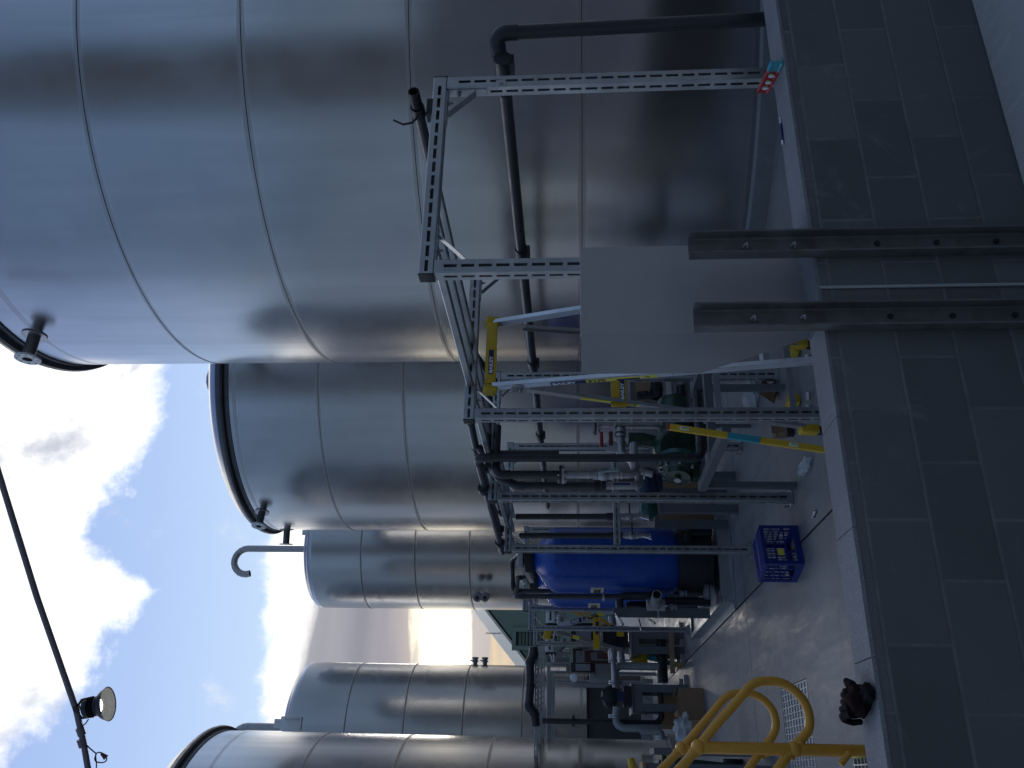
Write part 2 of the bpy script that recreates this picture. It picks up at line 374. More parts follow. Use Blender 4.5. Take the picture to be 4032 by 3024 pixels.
col = t.mix(t.rng(el, -3, -.5, 1, 0), col, (.10, .10, .11))
t.set(bg.inputs[0], col); bg.inputs[1].default_value = 1.0
sd = bpy.data.lights.new('sun', 'SUN'); sd.energy = .5; sd.angle = R(12); sd.color = (1, .86, .68)
sd.color = (1, .93, .84); so = bpy.data.objects.new('sun', sd); COL.objects.link(so)
dv = V((math.sin(R(SUN_AZ))*math.cos(R(SUN_EL)), math.cos(R(SUN_AZ))*math.cos(R(SUN_EL)), math.sin(R(SUN_EL))))
so.rotation_euler = dv.to_track_quat('Z', 'Y').to_euler()
SC.view_settings.view_transform = 'Standard'; SC.view_settings.look = 'None'; SC.view_settings.exposure = 0; SC.view_settings.gamma = 1
# ------------------------------------------------------------------ ground
def sheet(name, x0, x1, y0, y1, z, mat, kind='structure'):
    b = MB(); b.add([(x0, y0, z), (x1, y0, z), (x1, y1, z), (x0, y1, z)], [(0, 1, 2, 3)]); o = b.build(name, MAT[mat], smooth=False); tag(o, kind=kind); return o
WY0, WY1, WT = 2.832, 3.016, .842
sheet('ground', -400, 400, -400, 400, -.012, 'yard_concrete')
sheet('yard', -60, 60, -60, WY0-.006, 0, 'yard_concrete')
# compound floor, cut round the two drains
GR = [(-.65, .47, 7.05, 7.62, 'g1')]
# drain pit position (grating laid in the floor)
GX0, GX1, GY0, GY1 = -1.6, .73, 6.96, 7.86
b = MB()
xs = [-30, GX0, GX1, 1.688, 1.708, 40]; ys = [WY1, GY0, GY1, 9.024, 9.034, 60]
for i in range(5):
    for j in range(5):
        if (i == 1 and j == 1) or i == 3 or j == 3: continue
        b.add([(xs[i], ys[j], 0), (xs[i+1], ys[j], 0), (xs[i+1], ys[j+1], 0), (xs[i], ys[j+1], 0)], [(0, 1, 2, 3)])
# pit walls
for p, q in (((GX0, GY0), (GX1, GY0)), ((GX1, GY0), (GX1, GY1)), ((GX1, GY1), (GX0, GY1)), ((GX0, GY1), (GX0, GY0))):
    b.add([(*p, 0), (*q, 0), (*q, -.5), (*p, -.5)], [(0, 1, 2, 3)])
b.add([(GX0, GY0, -.5), (GX1, GY0, -.5), (GX1, GY1, -.5), (GX0, GY1, -.5)], [(0, 1, 2, 3)])
tag(b.build('floor', MAT['floor_concrete'], smooth=False), kind='structure')
b = MB()
for x0, x1, y0, y1 in ((1.688, 1.708, WY1, 60), (-30, 1.688, 9.024, 9.034), (1.708, 40, 9.024, 9.034)):
    b.add([(x0, y0, -.008), (x1, y0, -.008), (x1, y1, -.008), (x0, y1, -.008)], [(0, 1, 2, 3)])
    for a, c_ in (((x0, y0), (x0, y1)), ((x1, y0), (x1, y1)), ((x0, y0), (x1, y0)), ((x0, y1), (x1, y1))):
        b.add([(*a, 0), (*c_, 0), (*c_, -.008), (*a, -.008)], [(0, 1, 2, 3)])
tag(b.build('floor_joint', MAT['rubber'], smooth=False), kind='structure')
# floor grating
b = MB(); z = -.017
n = int((GX1-GX0)/.05)
for i in range(n+1):
    x = GX0+.012+i*(GX1-GX0-.024)/n; b.box((x, (GY0+GY1)/2, z), (.007, GY1-GY0-.02, .030))
for j in range(10):
    y = GY0+.03+j*(GY1-GY0-.06)/9; b.box((0.5*(GX0+GX1), y, z+.002), (GX1-GX0-.02, .014, .028))
o = b.build('drain_grating', MAT['galv'], smooth=False); tag(o, 'galvanised steel bar grating set in the concrete floor behind the yellow handrail', 'grating')
# ------------------------------------------------------------------ block wall
b = MB(); b.add([(-8, WY0, -.02), (14, WY0, -.02), (14, WY0, WT-.004), (-8, WY0, WT-.004), (-8, WY1, -.02), (14, WY1, -.02), (14, WY1, WT-.004), (-8, WY1, WT-.004)],
    [(0, 1, 2, 3), (4, 5, 6, 7), (0, 1, 5, 4), (2, 3, 7, 6), (0, 3, 7, 4), (1, 2, 6, 5)])
# origin chosen so that the texture's courses and joints fall where the real ones do
wall = thing('block_wall', 'low grey concrete block wall with a cut pale top running across the foreground', 'wall', (-8, WY0, 0))
wf = b.build('wall_face', MAT['blockwork'], wall, smooth=False)
off = V((.2008-8+0.0, 0, .7946-3*.2037-.2037)) if False else V((0, 0, 0))
# shift mesh vs object origin: object coords x = X - ox, z = Z - oz with course line at .795 and joints at .2008+.4k
ox, oz = .2008-20*.4, .7946-5*.2037
for v in wf.data.vertices: v.co -= V((ox+8, 0, oz))
wf.location = (ox+8, 0, oz)
# top: three thousand small bumps are the material's work; joints are real grooves
b = MB(); random.seed(3); x = -8.0; edges = sorted([.372+.8*k*.5+random.uniform(-.01, .01) for k in range(-21, 34)])
prev = -8
for e in edges+[14]:
    if e-prev < .02: continue
    rows = [(prev, 0), (prev+(e-prev)*.33, random.uniform(-.003, .003)), (prev+(e-prev)*.66, random.uniform(-.003, .003)), (e-.004, 0)]
    zt = WT+random.uniform(-.001, .0025)
    for k in range(3):
        x0, j0 = rows[k]; x1, j1 = rows[k+1]
        b.add([(x0, WY0-.002+j0, WT-.012), (x1, WY0-.002+j1, WT-.012), (x1, WY0-.002+j1, zt), (x0, WY0-.002+j0, zt), (x0, WY1+.002-j0, WT-.012), (x1, WY1+.002-j1, WT-.012), (x1, WY1+.002-j1, zt), (x0, WY1+.002-j0, zt)],
              [(0, 1, 2, 3), (4, 5, 6, 7), (2, 3, 7, 6)]+([(0, 3, 7, 4)] if k == 0 else [])+([(1, 2, 6, 5)] if k == 2 else []))
    prev = e
b.build('wall_top', MAT['cap_concrete'], wall, smooth=False)
# ------------------------------------------------------------------ big storage tanks
def flange_nozzle(parent, base, d, L=.38, r=.066, fr=.135, mat='stainless_dull', side=None):
    base = V(base); d = V(d).normalized(); b = MB(); b.tube([base-d*.05, base+d*L], r, 20, cap=False); b.hollow(base, base+d*L, r, r*.8, 20)
    nz = b.build('nozzle', MAT[mat], parent)
    b = MB(); b.hollow(base+d*(L-.022), base+d*L, fr, r*.82, 28); fl = b.build('flange', MAT['white_plastic'] if fr > .1 else MAT[mat], nz)
    a = V((0, 0, 1)) if abs(d.z) < .9 else V((1, 0, 0)); u = d.cross(a).normalized(); w = d.cross(u)
    for k in range(8):
        p = base+d*(L+.001)+(u*math.cos(PI/8+k*PI/4)+w*math.sin(PI/8+k*PI/4))*fr*.78; MB().tube([p-d*.02, p], fr*.085, 8).build('bolt_hole', MAT['rubber'], nz)
    b = MB(); b.hollow(base-d*.0, base+d*.012, fr*1.0, r, 24); b.build('pad_plate', MAT[mat], nz)
    return nz
def big_tank(label, cx, cy, rad, top=7.72, group='large storage tanks', noz=()):
    T = thing('storage_tank', label, 'tank', (cx, cy, 0), group)
    MB().lathe([(rad+.10, 0), (rad+.10, .145), (rad+.09, .155)], (cx, cy, 0), 96).build('plinth', MAT['plinth_concrete'], T)
    MB().lathe([(rad, .155), (rad, 1.66), (rad, 3.16), (rad, 4.66), (rad, 6.16), (rad, top-.12)], (cx, cy, 0), 160, cap=False).build('shell', MAT['tank_steel'], T)
    # rolled rim that stands proud of the shell, then the low dome
    pr = [(rad, top-.125), (rad+.016, top-.12), (rad+.016, top-.05), (rad+.075, top-.035), (rad+.09, top), (rad+.075, top+.06), (rad+.03, top+.11)]
    MB().lathe(pr, (cx, cy, 0), 160, cap=False).build('rim', MAT['tank_rim'], T)
    dm = [(rad+.03, top+.11)]+[(rad*math.cos(a)**.9 if a < PI/2-.01 else .01, top+.11+.55*math.sin(a)) for a in [PI/2*k/14 for k in range(1, 15)]]
    MB().lathe(dm, (cx, cy, 0), 96).build('roof', MAT['tank_steel'], T)
    for z in (1.66, 3.16, 4.66, 6.16):
        MB().tube([(cx+(rad+.001)*math.cos(2*PI*k/160), cy+(rad+.001)*math.sin(2*PI*k/160), z) for k in range(160)], .0036, 6, closed=True).build('weld_seam', MAT['weld'], T)
    for z in noz:
        d = V((math.sin(z[0]), math.cos(z[0]), 0)); flange_nozzle(T, V((cx, cy, z[1]))+d*rad, d, z[2])
    return T
def aim(cx, cy, px, py): return math.atan2(px-cx, py-cy)
TX, T1Y, T2Y, TR = 7.40, 8.05, 15.95, 3.07
n1 = PX(160*.904, 1440*.904, 4.39); n2 = PY(750+440*.6329, 1400+960*.6329, 14.4)
T1 = big_tank('nearest and largest stainless steel tank filling the right of the view', TX, T1Y, TR, top=8.07, noz=[(aim(TX, T1Y, 4.33, 8.02), 7.72, .30)])
T2 = big_tank('stainless steel tank behind the nearest one, with two flanged nozzles below its rim', TX, T2Y, TR-.03, top=7.88, noz=[(aim(TX, T2Y, 4.43, 15.32), 7.62, .30), (aim(TX, T2Y, 4.41, 16.55), 7.52, .30)])
T5 = big_tank('warm reflecting steel tank at the left edge, partly out of the picture', -2.35, 16.7, 3.0, top=8.2)
# smaller tanks at the back, carried on dark skirts
def small_tank(label, cx, cy, rad, top=9.12, hook=None):
    T = thing('process_tank', label, 'tank', (cx, cy, 0), 'smaller tanks at the back')
    zb = 1.44
    MB().lathe([(rad-.12, 0), (rad-.12, zb)], (cx, cy, 0), 64).build('skirt', MAT['shed_dark'], T)
    MB().lathe([(rad-.10, zb-.05), (rad, zb), (rad, top-.16)], (cx, cy, 0), 128, cap=False).build('shell', MAT['tank_steel_small'], T)
    pr = [(rad, top-.16), (rad-.01, top-.08), (rad-.05, top-.02), (rad-.12, top+.02)]
    pr += [((rad-.12)*math.cos(a) if a < PI/2-.01 else .01, top+.02+.28*math.sin(a)) for a in [PI/2*k/10 for k in range(1, 11)]]
    MB().lathe(pr, (cx, cy, 0), 128).build('roof', MAT['tank_steel_small'], T)
    for k in range(5):
        z = 3.067+1.5*k
        if z < top-.2: MB().tube([(cx+(rad+.001)*math.cos(2*PI*q/128), cy+(rad+.001)*math.sin(2*PI*q/128), z) for q in range(128)], .008, 6, closed=True).build('weld_seam', MAT['weld'], T)
    return T
T3 = small_tank('slim steel tank behind the second big tank, a hooked vent pipe on its roof', 6.0, 24.5, 1.71)
T4 = small_tank('slim steel tank on a dark skirt between the building and the left edge tank', .93, 24.8, 1.86)
def hook_pipe(T, bx, by, zb, H, r, rb, side):
    b = MB(); pts = [(bx, by, zb-.1), (bx, by, zb+H)]
    s = V(side).normalized()
    for k in range(1, 13):
        a = PI*1.12*k/12; pts.append(V((bx, by, zb+H))+s*(rb-rb*math.cos(a))+V((0, 0, rb*math.sin(a))))
    b.tube(pts, r, 16, cap=False); e = V(pts[-1]); p = V(pts[-2]); b.hollow(p, e, r, r*.82, 16)
    o = b.build('vent_pipe', MAT['stainless_dull'], T); MB().lathe([(r*1.9, zb-.02), (r*1.9, zb+.05)], (bx, by, 0), 20).build('vent_collar', MAT['stainless_dull'], o)
hp = PY(1215, 2162, 23.6)
hook_pipe(T3, hp.x, hp.y, 9.2, 1.83, .095, .36, (-1, .1, 0))
# T5's matching vent and the hatch brackets on the roofs' edges
def hatch(T, c, d, s=1.0):
    c = V(c); d = V(d).normalized(); u = V((-d.y, d.x, 0))
    b = MB(); rot = M((u, d, V((0, 0, 1)))).transposed()
    b.box(c+d*.05+V((0, 0, -.05)), (.26*s, .10, .42*s), rot, .015); b.box(c+d*.06+V((0, 0, .22*s)), (.16*s, .05, .16*s), rot, .01)
    o = b.build('hatch_bracket', MAT['white_plastic'], T)
    b = MB(); b.tube([c+d*.12+u*.08*s+V((0, 0, -.2*s)), c+d*.16+u*.08*s+V((0, 0, -.05)), c+d*.12+u*.08*s+V((0, 0, .1))], .018, 8); b.build('latch', MAT['galv'], o)
pq = PY(1245, 2095, 23.0); pq = PY(1222, 2098, 23.0); hatch(T3, (pq.x, 22.95, 8.95), (-.1, -1, 0), 1.1)
pq = PY(1140, 2850, 23.1); hatch(T4, (pq.x, 23.0, 9.0), (0, -1, 0), 1.3)
pv = PY(1250, 2135, 23.4)
b = MB(); b.lathe([(.07, 9.05), (.07, 9.3), (.16, 9.3), (.16, 9.36)], (pv.x, 23.6, 0), 16); b.build('roof_nozzle', MAT['galv_dark'], T3)
hp = PY(1130, 2864, 23.7); hook_pipe(T4, hp.x, 23.7, 9.2, 1.15, .095, .36, (-1, .1, 0))
hp = PY(850, 1430, 14.6); hook_pipe(T2, hp.x, 14.6, 8.0, .42, .13, .32, (-1, .15, 0))
# small pairs of capped nozzles on the slim tanks
def spout(T, base, d, r=.06, L=.28):
    d = V(d).normalized(); base = V(base); b = MB(); b.tube([base-d*.05, base+d*L], r, 16); b.hollow(base+d*(L-.05), base+d*L, r*1.5, r*.7, 16); b.hollow(base+d*.1, base+d*.14, r*1.5, r*.7, 16)
    b.box(base+d*L*.6+V((0, 0, r*1.6)), (.03, .03, .08)); o = b.build('capped_nozzle', MAT['galv_dark'], T); MB().tube([base+d*(L-.01), base+d*(L+.003)], r*.68, 14).build('nozzle_bore', MAT['rubber'], o)
for x_, z_ in ((1895, 0), (1925, 0)):
    p = PY(x_-12, 2343, 23.05); spout(T3, (p.x, 23.08, p.z), (-.45, -1, 0), .075)
    p = PY(1866 if x_ == 1895 else 1905, 2632, 24.3); spout(T4, (.93+1.83, 24.6, p.z), (1, -.25, 0), .06, .22)
# ------------------------------------------------------------------ what stands behind the photographer (only its reflection and shade reach the picture)
fb = thing('factory_building', 'tall dark sheet-clad factory building behind the photographer', 'building', (0, -7, 0))
b = MB(); b.box((2, -9.5, 2.4), (50, 7, 4.8)); b.build('wall', MAT['shed_wall'], fb, smooth=False)
b = MB(); b.prism([(-23.5, -5.8, 4.82), (-23.5, -13.2, 4.82), (-23.5, -9.5, 5.5)], (51, 0, 0)); b.build('roof', MAT['shed_wall'], fb, smooth=False)
b = MB(); b.lathe([(7.0, 0), (7.0, 23), (6.2, 25.4), (3.5, 27.4), (.01, 28.2)], (-7.2, -20.5, 0), 72); o = b.build('silo', MAT['shed_mid']); tag(o, 'dark round silo rising beyond the factory behind the photographer', 'silo')
# ------------------------------------------------------------------ green building far behind
GB = thing('green_building', 'green clad building with a pale gable edge beyond the tanks', 'building', (6, 46, 0))
gy = 46.0
a = PY(1060*1.8228, 1320*1.8228, gy); c_ = PY(1152*1.8228, 1437*1.8228, gy); sl = (c_.z-a.z)/(c_.x-a.x)
xr, xl = 24, c_.x-.05; zr = a.z+(xr-a.x)*sl*0+abs(sl)*(8.0) if False else a.z+(-sl)*(0)
apx = a.x+3.2; apz = a.z+sl*3.2
poly = [(xl, gy, 0), (apx*2-xl, gy, 0), (apx*2-xl, gy, c_.z), (apx, gy, apz), (xl, gy, c_.z)]
b = MB(); b.prism(poly, (0, 20, 0)); b.build('wall', MAT['green_cladding'], GB, smooth=False)
b = MB()
for s in (-1, 1):
    e0 = V((apx, gy-.12, apz+.12)); e1 = V((xl-.15 if s < 0 else apx*2-xl+.15, gy-.12, c_.z+.12-abs(sl)*.15)); b.prism([e0, e1, e1+V((0, 0, .15)), e0+V((0, 0, .15))], (0, 21, 0))
b.build('roof', MAT['trim_pale'], GB, smooth=False)
w0 = PY(2032, 2487, gy-.06); w1 = PY(2100, 2545, gy-.06)
b = MB()
x0, x1 = min(w0.x, w1.x), max(w0.x, w1.x); z1 = w0.z; z0 = w0.z-2.2
for zz in [z0+k*.18 for k in range(12)]: b.box(((x0+x1)/2, gy-.06, zz), (x1-x0, .05, .10), (R(35), 0, 0))
lv = b.build('louvre', MAT['green_cladding'], GB, smooth=False)
b = MB(); b.box((x1+.1, gy-.08, (z0+z1)/2), (.22, .16, z1-z0+.4)); b.box((x0-.1, gy-.08, (z0+z1)/2), (.22, .16, z1-z0+.4)); b.box(((x0+x1)/2, gy-.08, z1+.1), (x1-x0+.44, .161, .2)); b.build('frame', MAT['green_cladding'], lv, smooth=False)
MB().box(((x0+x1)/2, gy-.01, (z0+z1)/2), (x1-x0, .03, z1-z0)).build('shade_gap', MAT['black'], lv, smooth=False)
p = PY(2033, 2531, gy-.05); MB().box((p.x-.25, gy-.05, 1.9), (.12, .12, 3.8)).build('corner_strip', MAT['green_cladding'], GB, smooth=False)
ap0 = PY(1915, 2493, gy-2+3); ap1 = PY(1985, 2493, gy+1)
b = MB(); b.tube([(ap1.x, gy+1, ap1.z-1.5), (ap0.x, gy+1, ap0.z)], .025, 6)
for k in range(7): b.tube([(ap0.x-.1+.0*k, gy+.75, ap0.z-.15*k*1.5), (ap0.x+.1, gy+1.25, ap0.z-.15*k*1.5)], .012, 5)
tag(b.build('television_aerial', MAT['galv_dark']), 'thin television aerial standing on the green building', 'aerial')
# ------------------------------------------------------------------ slotted strut
def strut(name, p0, p1, side, w, mat='galv', parent=None, slots=(1, 1, 1, 1), pitch=.08, sl=.060, sw=.0165, h=None, start=None):
    """square tube of width w from p0 to p1 with a row of slots along its faces; side = direction of its first face"""
    p0, p1 = V(p0), V(p1); L = (p1-p0).length; t = (p1-p0)/L; s = V(side).normalized(); u = t.cross(s); h = h or w
    b = MB(); st = start if start is not None else pitch*.5
    dims = ((s, u, w/2, h/2), (u, -s, h/2, w/2), (-s, -u, w/2, h/2), (-u, s, h/2, w/2))
    c = .0045
    for k, (nn, e, d, he) in enumerate(dims):
        o = p0+nn*d; q = lambda a, z, dep=0: o+e*a+t*z-nn*dep
        hw = he-c
        def quad(a0, a1, z0, z1): b.add([q(a0, z0), q(a1, z0), q(a1, z1), q(a0, z1)], [(0, 1, 2, 3)])
        # rounded corner strip
        b.add([q(hw, 0), q(hw, L), q(he, L, c), q(he, 0, c)], [(0, 3, 2, 1)])
        if not slots[k]: quad(-hw, hw, 0, L); continue
        quad(-hw, -sw/2, 0, L); quad(sw/2, hw, 0, L)
        z = st; prev = 0
        while z+sl/2 < L-.008:
            a, e_ = z-sl/2, z+sl/2
            if a > .004:
                quad(-sw/2, sw/2, prev, a); prev = e_; dp = .0035; r = .002
                ring = [(-sw/2, a+r), (-sw/2+r, a), (sw/2-r, a), (sw/2, a+r), (sw/2, e_-r), (sw/2-r, e_), (-sw/2+r, e_), (-sw/2, e_-r)]
                vs = [q(x, y) for x, y in ring]+[q(x, y, dp) for x, y in ring]
                b.add(vs, [(i, (i+1) % 8, 8+(i+1) % 8, 8+i) for i in range(8)])
            z += pitch
        quad(-sw/2, sw/2, prev, L)
    for P, sg in ((p0, -1), (p1, 1)):
        b.add([P+s*(w/2-c)+u*(h/2-c), P-s*(w/2-c)+u*(h/2-c), P-s*(w/2-c)-u*(h/2-c), P+s*(w/2-c)-u*(h/2-c)], [(0, 1, 2, 3)])
    return b.build(name, MAT[mat], parent, smooth=False)
X_, Y_, Z_ = V((1, 0, 0)), V((0, 1, 0)), V((0, 0, 1))
SWD = .072; BT = CH+.690; BB = CH+.620           # section; top and underside of the beams
def gusset(parent, cx, y, sgn, z):
    """folded corner bracket: two feet and a flat diagonal between post and beam"""
    b = MB(); a = V((cx, y, z-.155)); c_ = V((cx+sgn*.155, y, z)); d = (c_-a).normalized(); n = Y_
    b.box((a+c_)/2, ((c_-a).length-.03, .045, .004), M((d, n, d.cross(n))).transposed())
    b.box((cx+sgn*.003, y, z-.10), (.005, .045, .20)); b.box((cx+sgn*.10, y, z-.003), (.20, .045, .005))
    o = b.build('corner_bracket', MAT['galv'], parent, smooth=False)
    for p, dr in (((cx+sgn*.008, y, z-.06), (sgn, 0, 0)), ((cx+sgn*.07, y, z-.008), (0, 0, -1))):
        p = V(p); MB().lathe([(.012, 0), (.012, .009), (.006, .010), (.006, .024)], p, 6, dr).build('bolt', MAT['galv_dark'], o, smooth=False)
    return o
def base_plate(parent, x, y):
    b = MB(); b.box((x, y, .006), (.15, .15, .010)); b.box((x-.038, y, .07), (.005, .06, .12)); b.box((x+.038, y, .07), (.005, .06, .12))
    o = b.build('base_plate', MAT['galv'], parent, smooth=False)
    for sx_, sy_ in ((-1, -1), (1, -1), (-1, 1), (1, 1)):
        MB().lathe([(.014, .011), (.014, .022), (.007, .023), (.007, .05)], (x+sx_*.055, y+sy_*.055, 0), 6).build('anchor_bolt', MAT['galv_dark'], o, smooth=False)
def portal(label, y, xl=2.095, xr=3.190, full=True, top=BT, group='slotted steel pipe rack frames'):
    T = thing('pipe_rack_frame', label, 'pipe rack', ((xl+xr)/2, y, 0), group)
    yc = y+SWD/2
    strut('post', (xl, yc, .012), (xl, yc, top-.071), (0, -1, 0), SWD, parent=T, start=.06, slots=(1, 0, 0, 1))
    strut('post', (xr, yc, .012), (xr, yc, top-.071), (0, -1, 0), SWD, parent=T, start=.045, slots=(1, 0, 0, 1))
    strut('beam', (xl-.037, yc, top-.035), (xr+.037, yc, top-.035), (0, -1, 0), .070, parent=T, slots=(1, 1, 0, 0))
    MB().box((xl-.040, yc, top-.035), (.006, .073, .073), bev=.002).build('end_cap', MAT['black'], T); MB().box((xr+.040, yc, top-.035), (.006, .073, .073), bev=.002).build('end_cap', MAT['black'], T)
    if full:
        gusset(T, xl+.036, yc, 1, top-.07); gusset(T, xr-.036, yc, -1, top-.07)
        base_plate(T, xl, yc); base_plate(T, xr, yc)
    return T
F = []
for i, (y, lb) in enumerate(((3.26, 'slotted galvanised pipe rack frame nearest the block wall'), (4.99, 'second slotted pipe rack frame, astride the stepladder'),
        (6.75, 'third slotted pipe rack frame, behind the green pump pipes'), (8.5, 'fourth slotted pipe rack frame, standing in front of the blue vessels'),
        (11.85, 'slotted pipe rack frame right behind the blue vessels'), (13.55, 'slotted pipe rack frame crossing the far yellow stepladder'), (15.25, 'last full slotted frame of the row, beside the leaning grey level'))):
    F.append(portal(lb, y))
# clamp plate seen on the first frame's right post, and the mid rail of the fourth frame
b = MB(); b.box((3.165, 3.255, CH+.343), (.045, .008, .05), bev=.003); b.lathe([(.010, 0), (.010, .010)], (3.165, 3.251, CH+.343), 6, (0, -1, 0)); b.build('clamp_plate', MAT['galv'], F[0], smooth=False)
strut('cross_rail', (2.135, 8.535, CH-.45), (3.15, 8.535, CH-.45), (0, -1, 0), .068, parent=F[3], slots=(1, 1, 0, 0))
b = MB(); gusset(F[3], 2.095+.036+.33, 8.535, -1, CH-.485)
# ------------------------------------------------------------------ struts laid lengthwise over the frames
for x, z, w, y0, y1, lb in ((2.62, CH+.655, .041, 3.34, 9.2, 'long slotted strut between the rack frames, nearest the tank'), (2.46, CH+.655, .041, 3.34, 9.2, 'long slotted strut running along the middle of the rack frames'), (2.30, CH+.655, .041, 3.34, 9.2, 'long slotted strut between the rack frames, farthest from the tank')):
    o = strut('long_strut', (x, y0, z), (x, y1, z), (0, 0, -1), w, slots=(1, 0, 0, 0)); tag(o, lb, 'strut', 'long struts over the rack frames')
# ------------------------------------------------------------------ black pipes
def pipe(name, label, pts, r, br=None, mat='pvc', fit='pvc_fit', group=None, cat='pipe', sock=True, open_end=False, n=18, parent=None):
    pts = [V(p) for p in pts]; br = br or r*1.7
    if parent is None: T = thing(name, label, cat, pts[0], group)
    else: T = parent
    b = MB(); full = path(pts, br, 8)
    b.tube(full, r, n, cap=not open_end)
    if open_end: b.hollow(pts[0], pts[0]+(pts[1]-pts[0]).normalized()*.12, r, r*.86, n)
    run = b.build('pipe_run', MAT[mat], T)
    for i in range(1, len(pts)-1):
        a = arc3(pts[i-1], pts[i], pts[i+1], br, 8); e = MB()
        if len(a) < 2: continue
        d0 = (pts[i-1]-pts[i]).normalized(); d1 = (pts[i+1]-pts[i]).normalized()
        ln = min(r*1.5, (pts[i-1]-pts[i]).length*.3, (pts[i+1]-pts[i]).length*.3) if sock else r*.2
        e.tube([a[0]+d0*ln]+a+[a[-1]+d1*ln], r*1.13, n)
        if sock:
            e.hollow(a[0]+d0*ln*.92, a[0]+d0*ln*1.08, r*1.19, r, n); e.hollow(a[-1]+d1*ln*.92, a[-1]+d1*ln*1.08, r*1.19, r, n)
        e.build('elbow', MAT[fit], T)
    return T
def sleeve(T, p, d, r, L=.09, name='pipe_clamp', mat='pvc_fit'):
    p = V(p); d = V(d).normalized(); b = MB(); b.tube([p-d*L/2, p+d*L/2], r, 18); b.box(p-V((0, 0, r*.9)), (r*1.3, L*.9, r*.6)) if abs(d.z) < .5 else None
    return b.build(name, MAT[mat], T)
GP = 'black plastic pipes of the rack'
r1 = .036
P1 = pipe('supply_pipe', 'long black pipe along the tank side, dropping behind the block wall at its near end', [(3.50, 3.20, .02), (3.44, 3.19, CH+.375), (3.33, 3.42, CH+.345), (3.33, 11.2, CH+.335)], r1, .05, group=GP)
for y in (3.30, 5.03, 6.79, 8.54): sleeve(P1, (3.33, y, CH+.34), Y_, .047, .10)
P2 = pipe('vent_line', 'black pipe with an open near end lying on top of the rack frames', [(3.035, 3.155, CH+.762), (3.035, 5.55, CH+.762), (2.95, 5.75, CH+.762), (2.95, 6.25, CH+.66), (2.28, 6.25, CH+.66), (2.28, 6.25, CH+.1)], .028, .05, group=GP, open_end=True)
b = MB(); c = V((3.035, 3.29, CH+.762)); b.hollow(c-Y_*.03, c+Y_*.03, .036, .028, 20); b.box((3.035, 3.29, CH+.70), (.10, .06, .03)); o = b.build('saddle_clamp', MAT['black'], P2)
b = MB(); b.tube([c+V((-.04, 0, .0)), c+V((-.075, 0, .025)), c+V((-.085, 0, .07)), c+V((-.06, 0, .115)), c+V((-.055, 0, .12))], .006, 8); b.build('saddle_strap', MAT['black'], P2)
# pipes over frames 3 and 4, down at the green pump
c1 = PY(1850, 1803, 6.12); xv = c1.x
P3 = pipe('pump_suction_pipe', 'thick black pipe rising from the pump and running back over the rack frames', [(xv+.55, 6.12, .80), (xv, 6.12, .80), (xv, 6.12, CH+.72), (2.16, 8.6, CH+.74), (2.16, 8.95, CH+.745)], .031, .06, group=GP)
sleeve(P3, (2.17, 6.80, CH+.738), Y_, .046, .08); sleeve(P3, (2.16, 8.56, CH+.742), Y_, .046, .08)
P4 = pipe('return_pipe', 'black pipe between two others running back over the rack frames', [(2.62, 5.7, CH+.62), (2.42, 5.85, CH+.76), (2.36, 6.4, CH+.762), (2.30, 8.75, CH+.75)], .029, .06, group=GP)
sleeve(P4, (2.345, 6.80, CH+.755), Y_, .042, .07); sleeve(P4, (2.305, 8.56, CH+.75), Y_, .042, .07)
P4b = pipe('return_pipe', 'black pipe lying third from the left over the frames by the vessels', [(2.52, 6.9, CH+.745), (2.50, 8.7, CH+.745)], .029, .08, group=GP)
sleeve(P4b, (2.50, 8.56, CH+.745), Y_, .042, .07)
# second drop: flange, steel spool, ball valve, elbow
def drop(px, x_top, y, rr): return PY(x_top, px, y)
q = PY(1940, 1869, 6.2)
def bolted_flange(T, c, d, r, th=.018, n=8, mat='pvc_fit', name='flange'):
    c = V(c); d = V(d).normalized(); b = MB(); b.lathe([(r, -th), (r, -.001)], c, 28, d); o = b.build(name, MAT[mat], T)
    b = MB(); b.lathe([(r, .001), (r, th)], c, 28, d); b.build('backing_ring', MAT['stainless_dull'], o)
    a = V((0, 0, 1)) if abs(d.z) < .9 else V((1, 0, 0)); u = d.cross(a).normalized(); w = d.cross(u)
    for k in range(n):
        p = c+(u*math.cos(2*PI*(k+.5)/n)+w*math.sin(2*PI*(k+.5)/n))*r*.8
        MB().tube([p-d*(th+.015), p+d*(th+.015)], .008, 6).build('bolt', MAT['stainless'], o)
    return o
def ball_valve(T, c, d, r, L=.16, handle=(1, 0, 0), hl=.14, hmat='galv_dark', mat='stainless_dull'):
    c = V(c); d = V(d).normalized(); h = V(handle).normalized(); b = MB()
    b.lathe([(r, -L/2), (r*1.35, -L/2), (r*1.35, -L*.3), (r*1.15, -L*.28), (r*1.5, -L*.12), (r*1.5, L*.12), (r*1.15, L*.28), (r*1.35, L*.3), (r*1.35, L/2), (r, L/2)], c, 16, d)
    s = V((0, 0, 1)) if abs(d.z) < .6 else V((0, -1, 0)); b.tube([c, c+s*r*2.2], .012, 8)
    o = b.build('ball_valve', MAT[mat], T)
    b = MB(); a = c+s*r*2.2; b.tube([a, a+h*hl*.3+s*.012, a+h*hl], .009, 8); b.build('handle', MAT[hmat], o); return o
def steel(name, T, pts, r, br, mat='stainless_dull', part='steel_pipe'):
    b = MB(); b.tube(path(pts, br, 8), r, 18); o = b.build(part, MAT[mat], T); return o
def rings(T, c, d, r, offs):
    for k in offs: MB().hollow(V(c)+V(d)*(k-.004), V(c)+V(d)*(k+.004), r*1.12, r*.9, 18).build('weld_ring', MAT['stainless'], T)
fl_ = PY(2212, 1869, 6.2); zb = PY(2500, 1869, 6.2).z
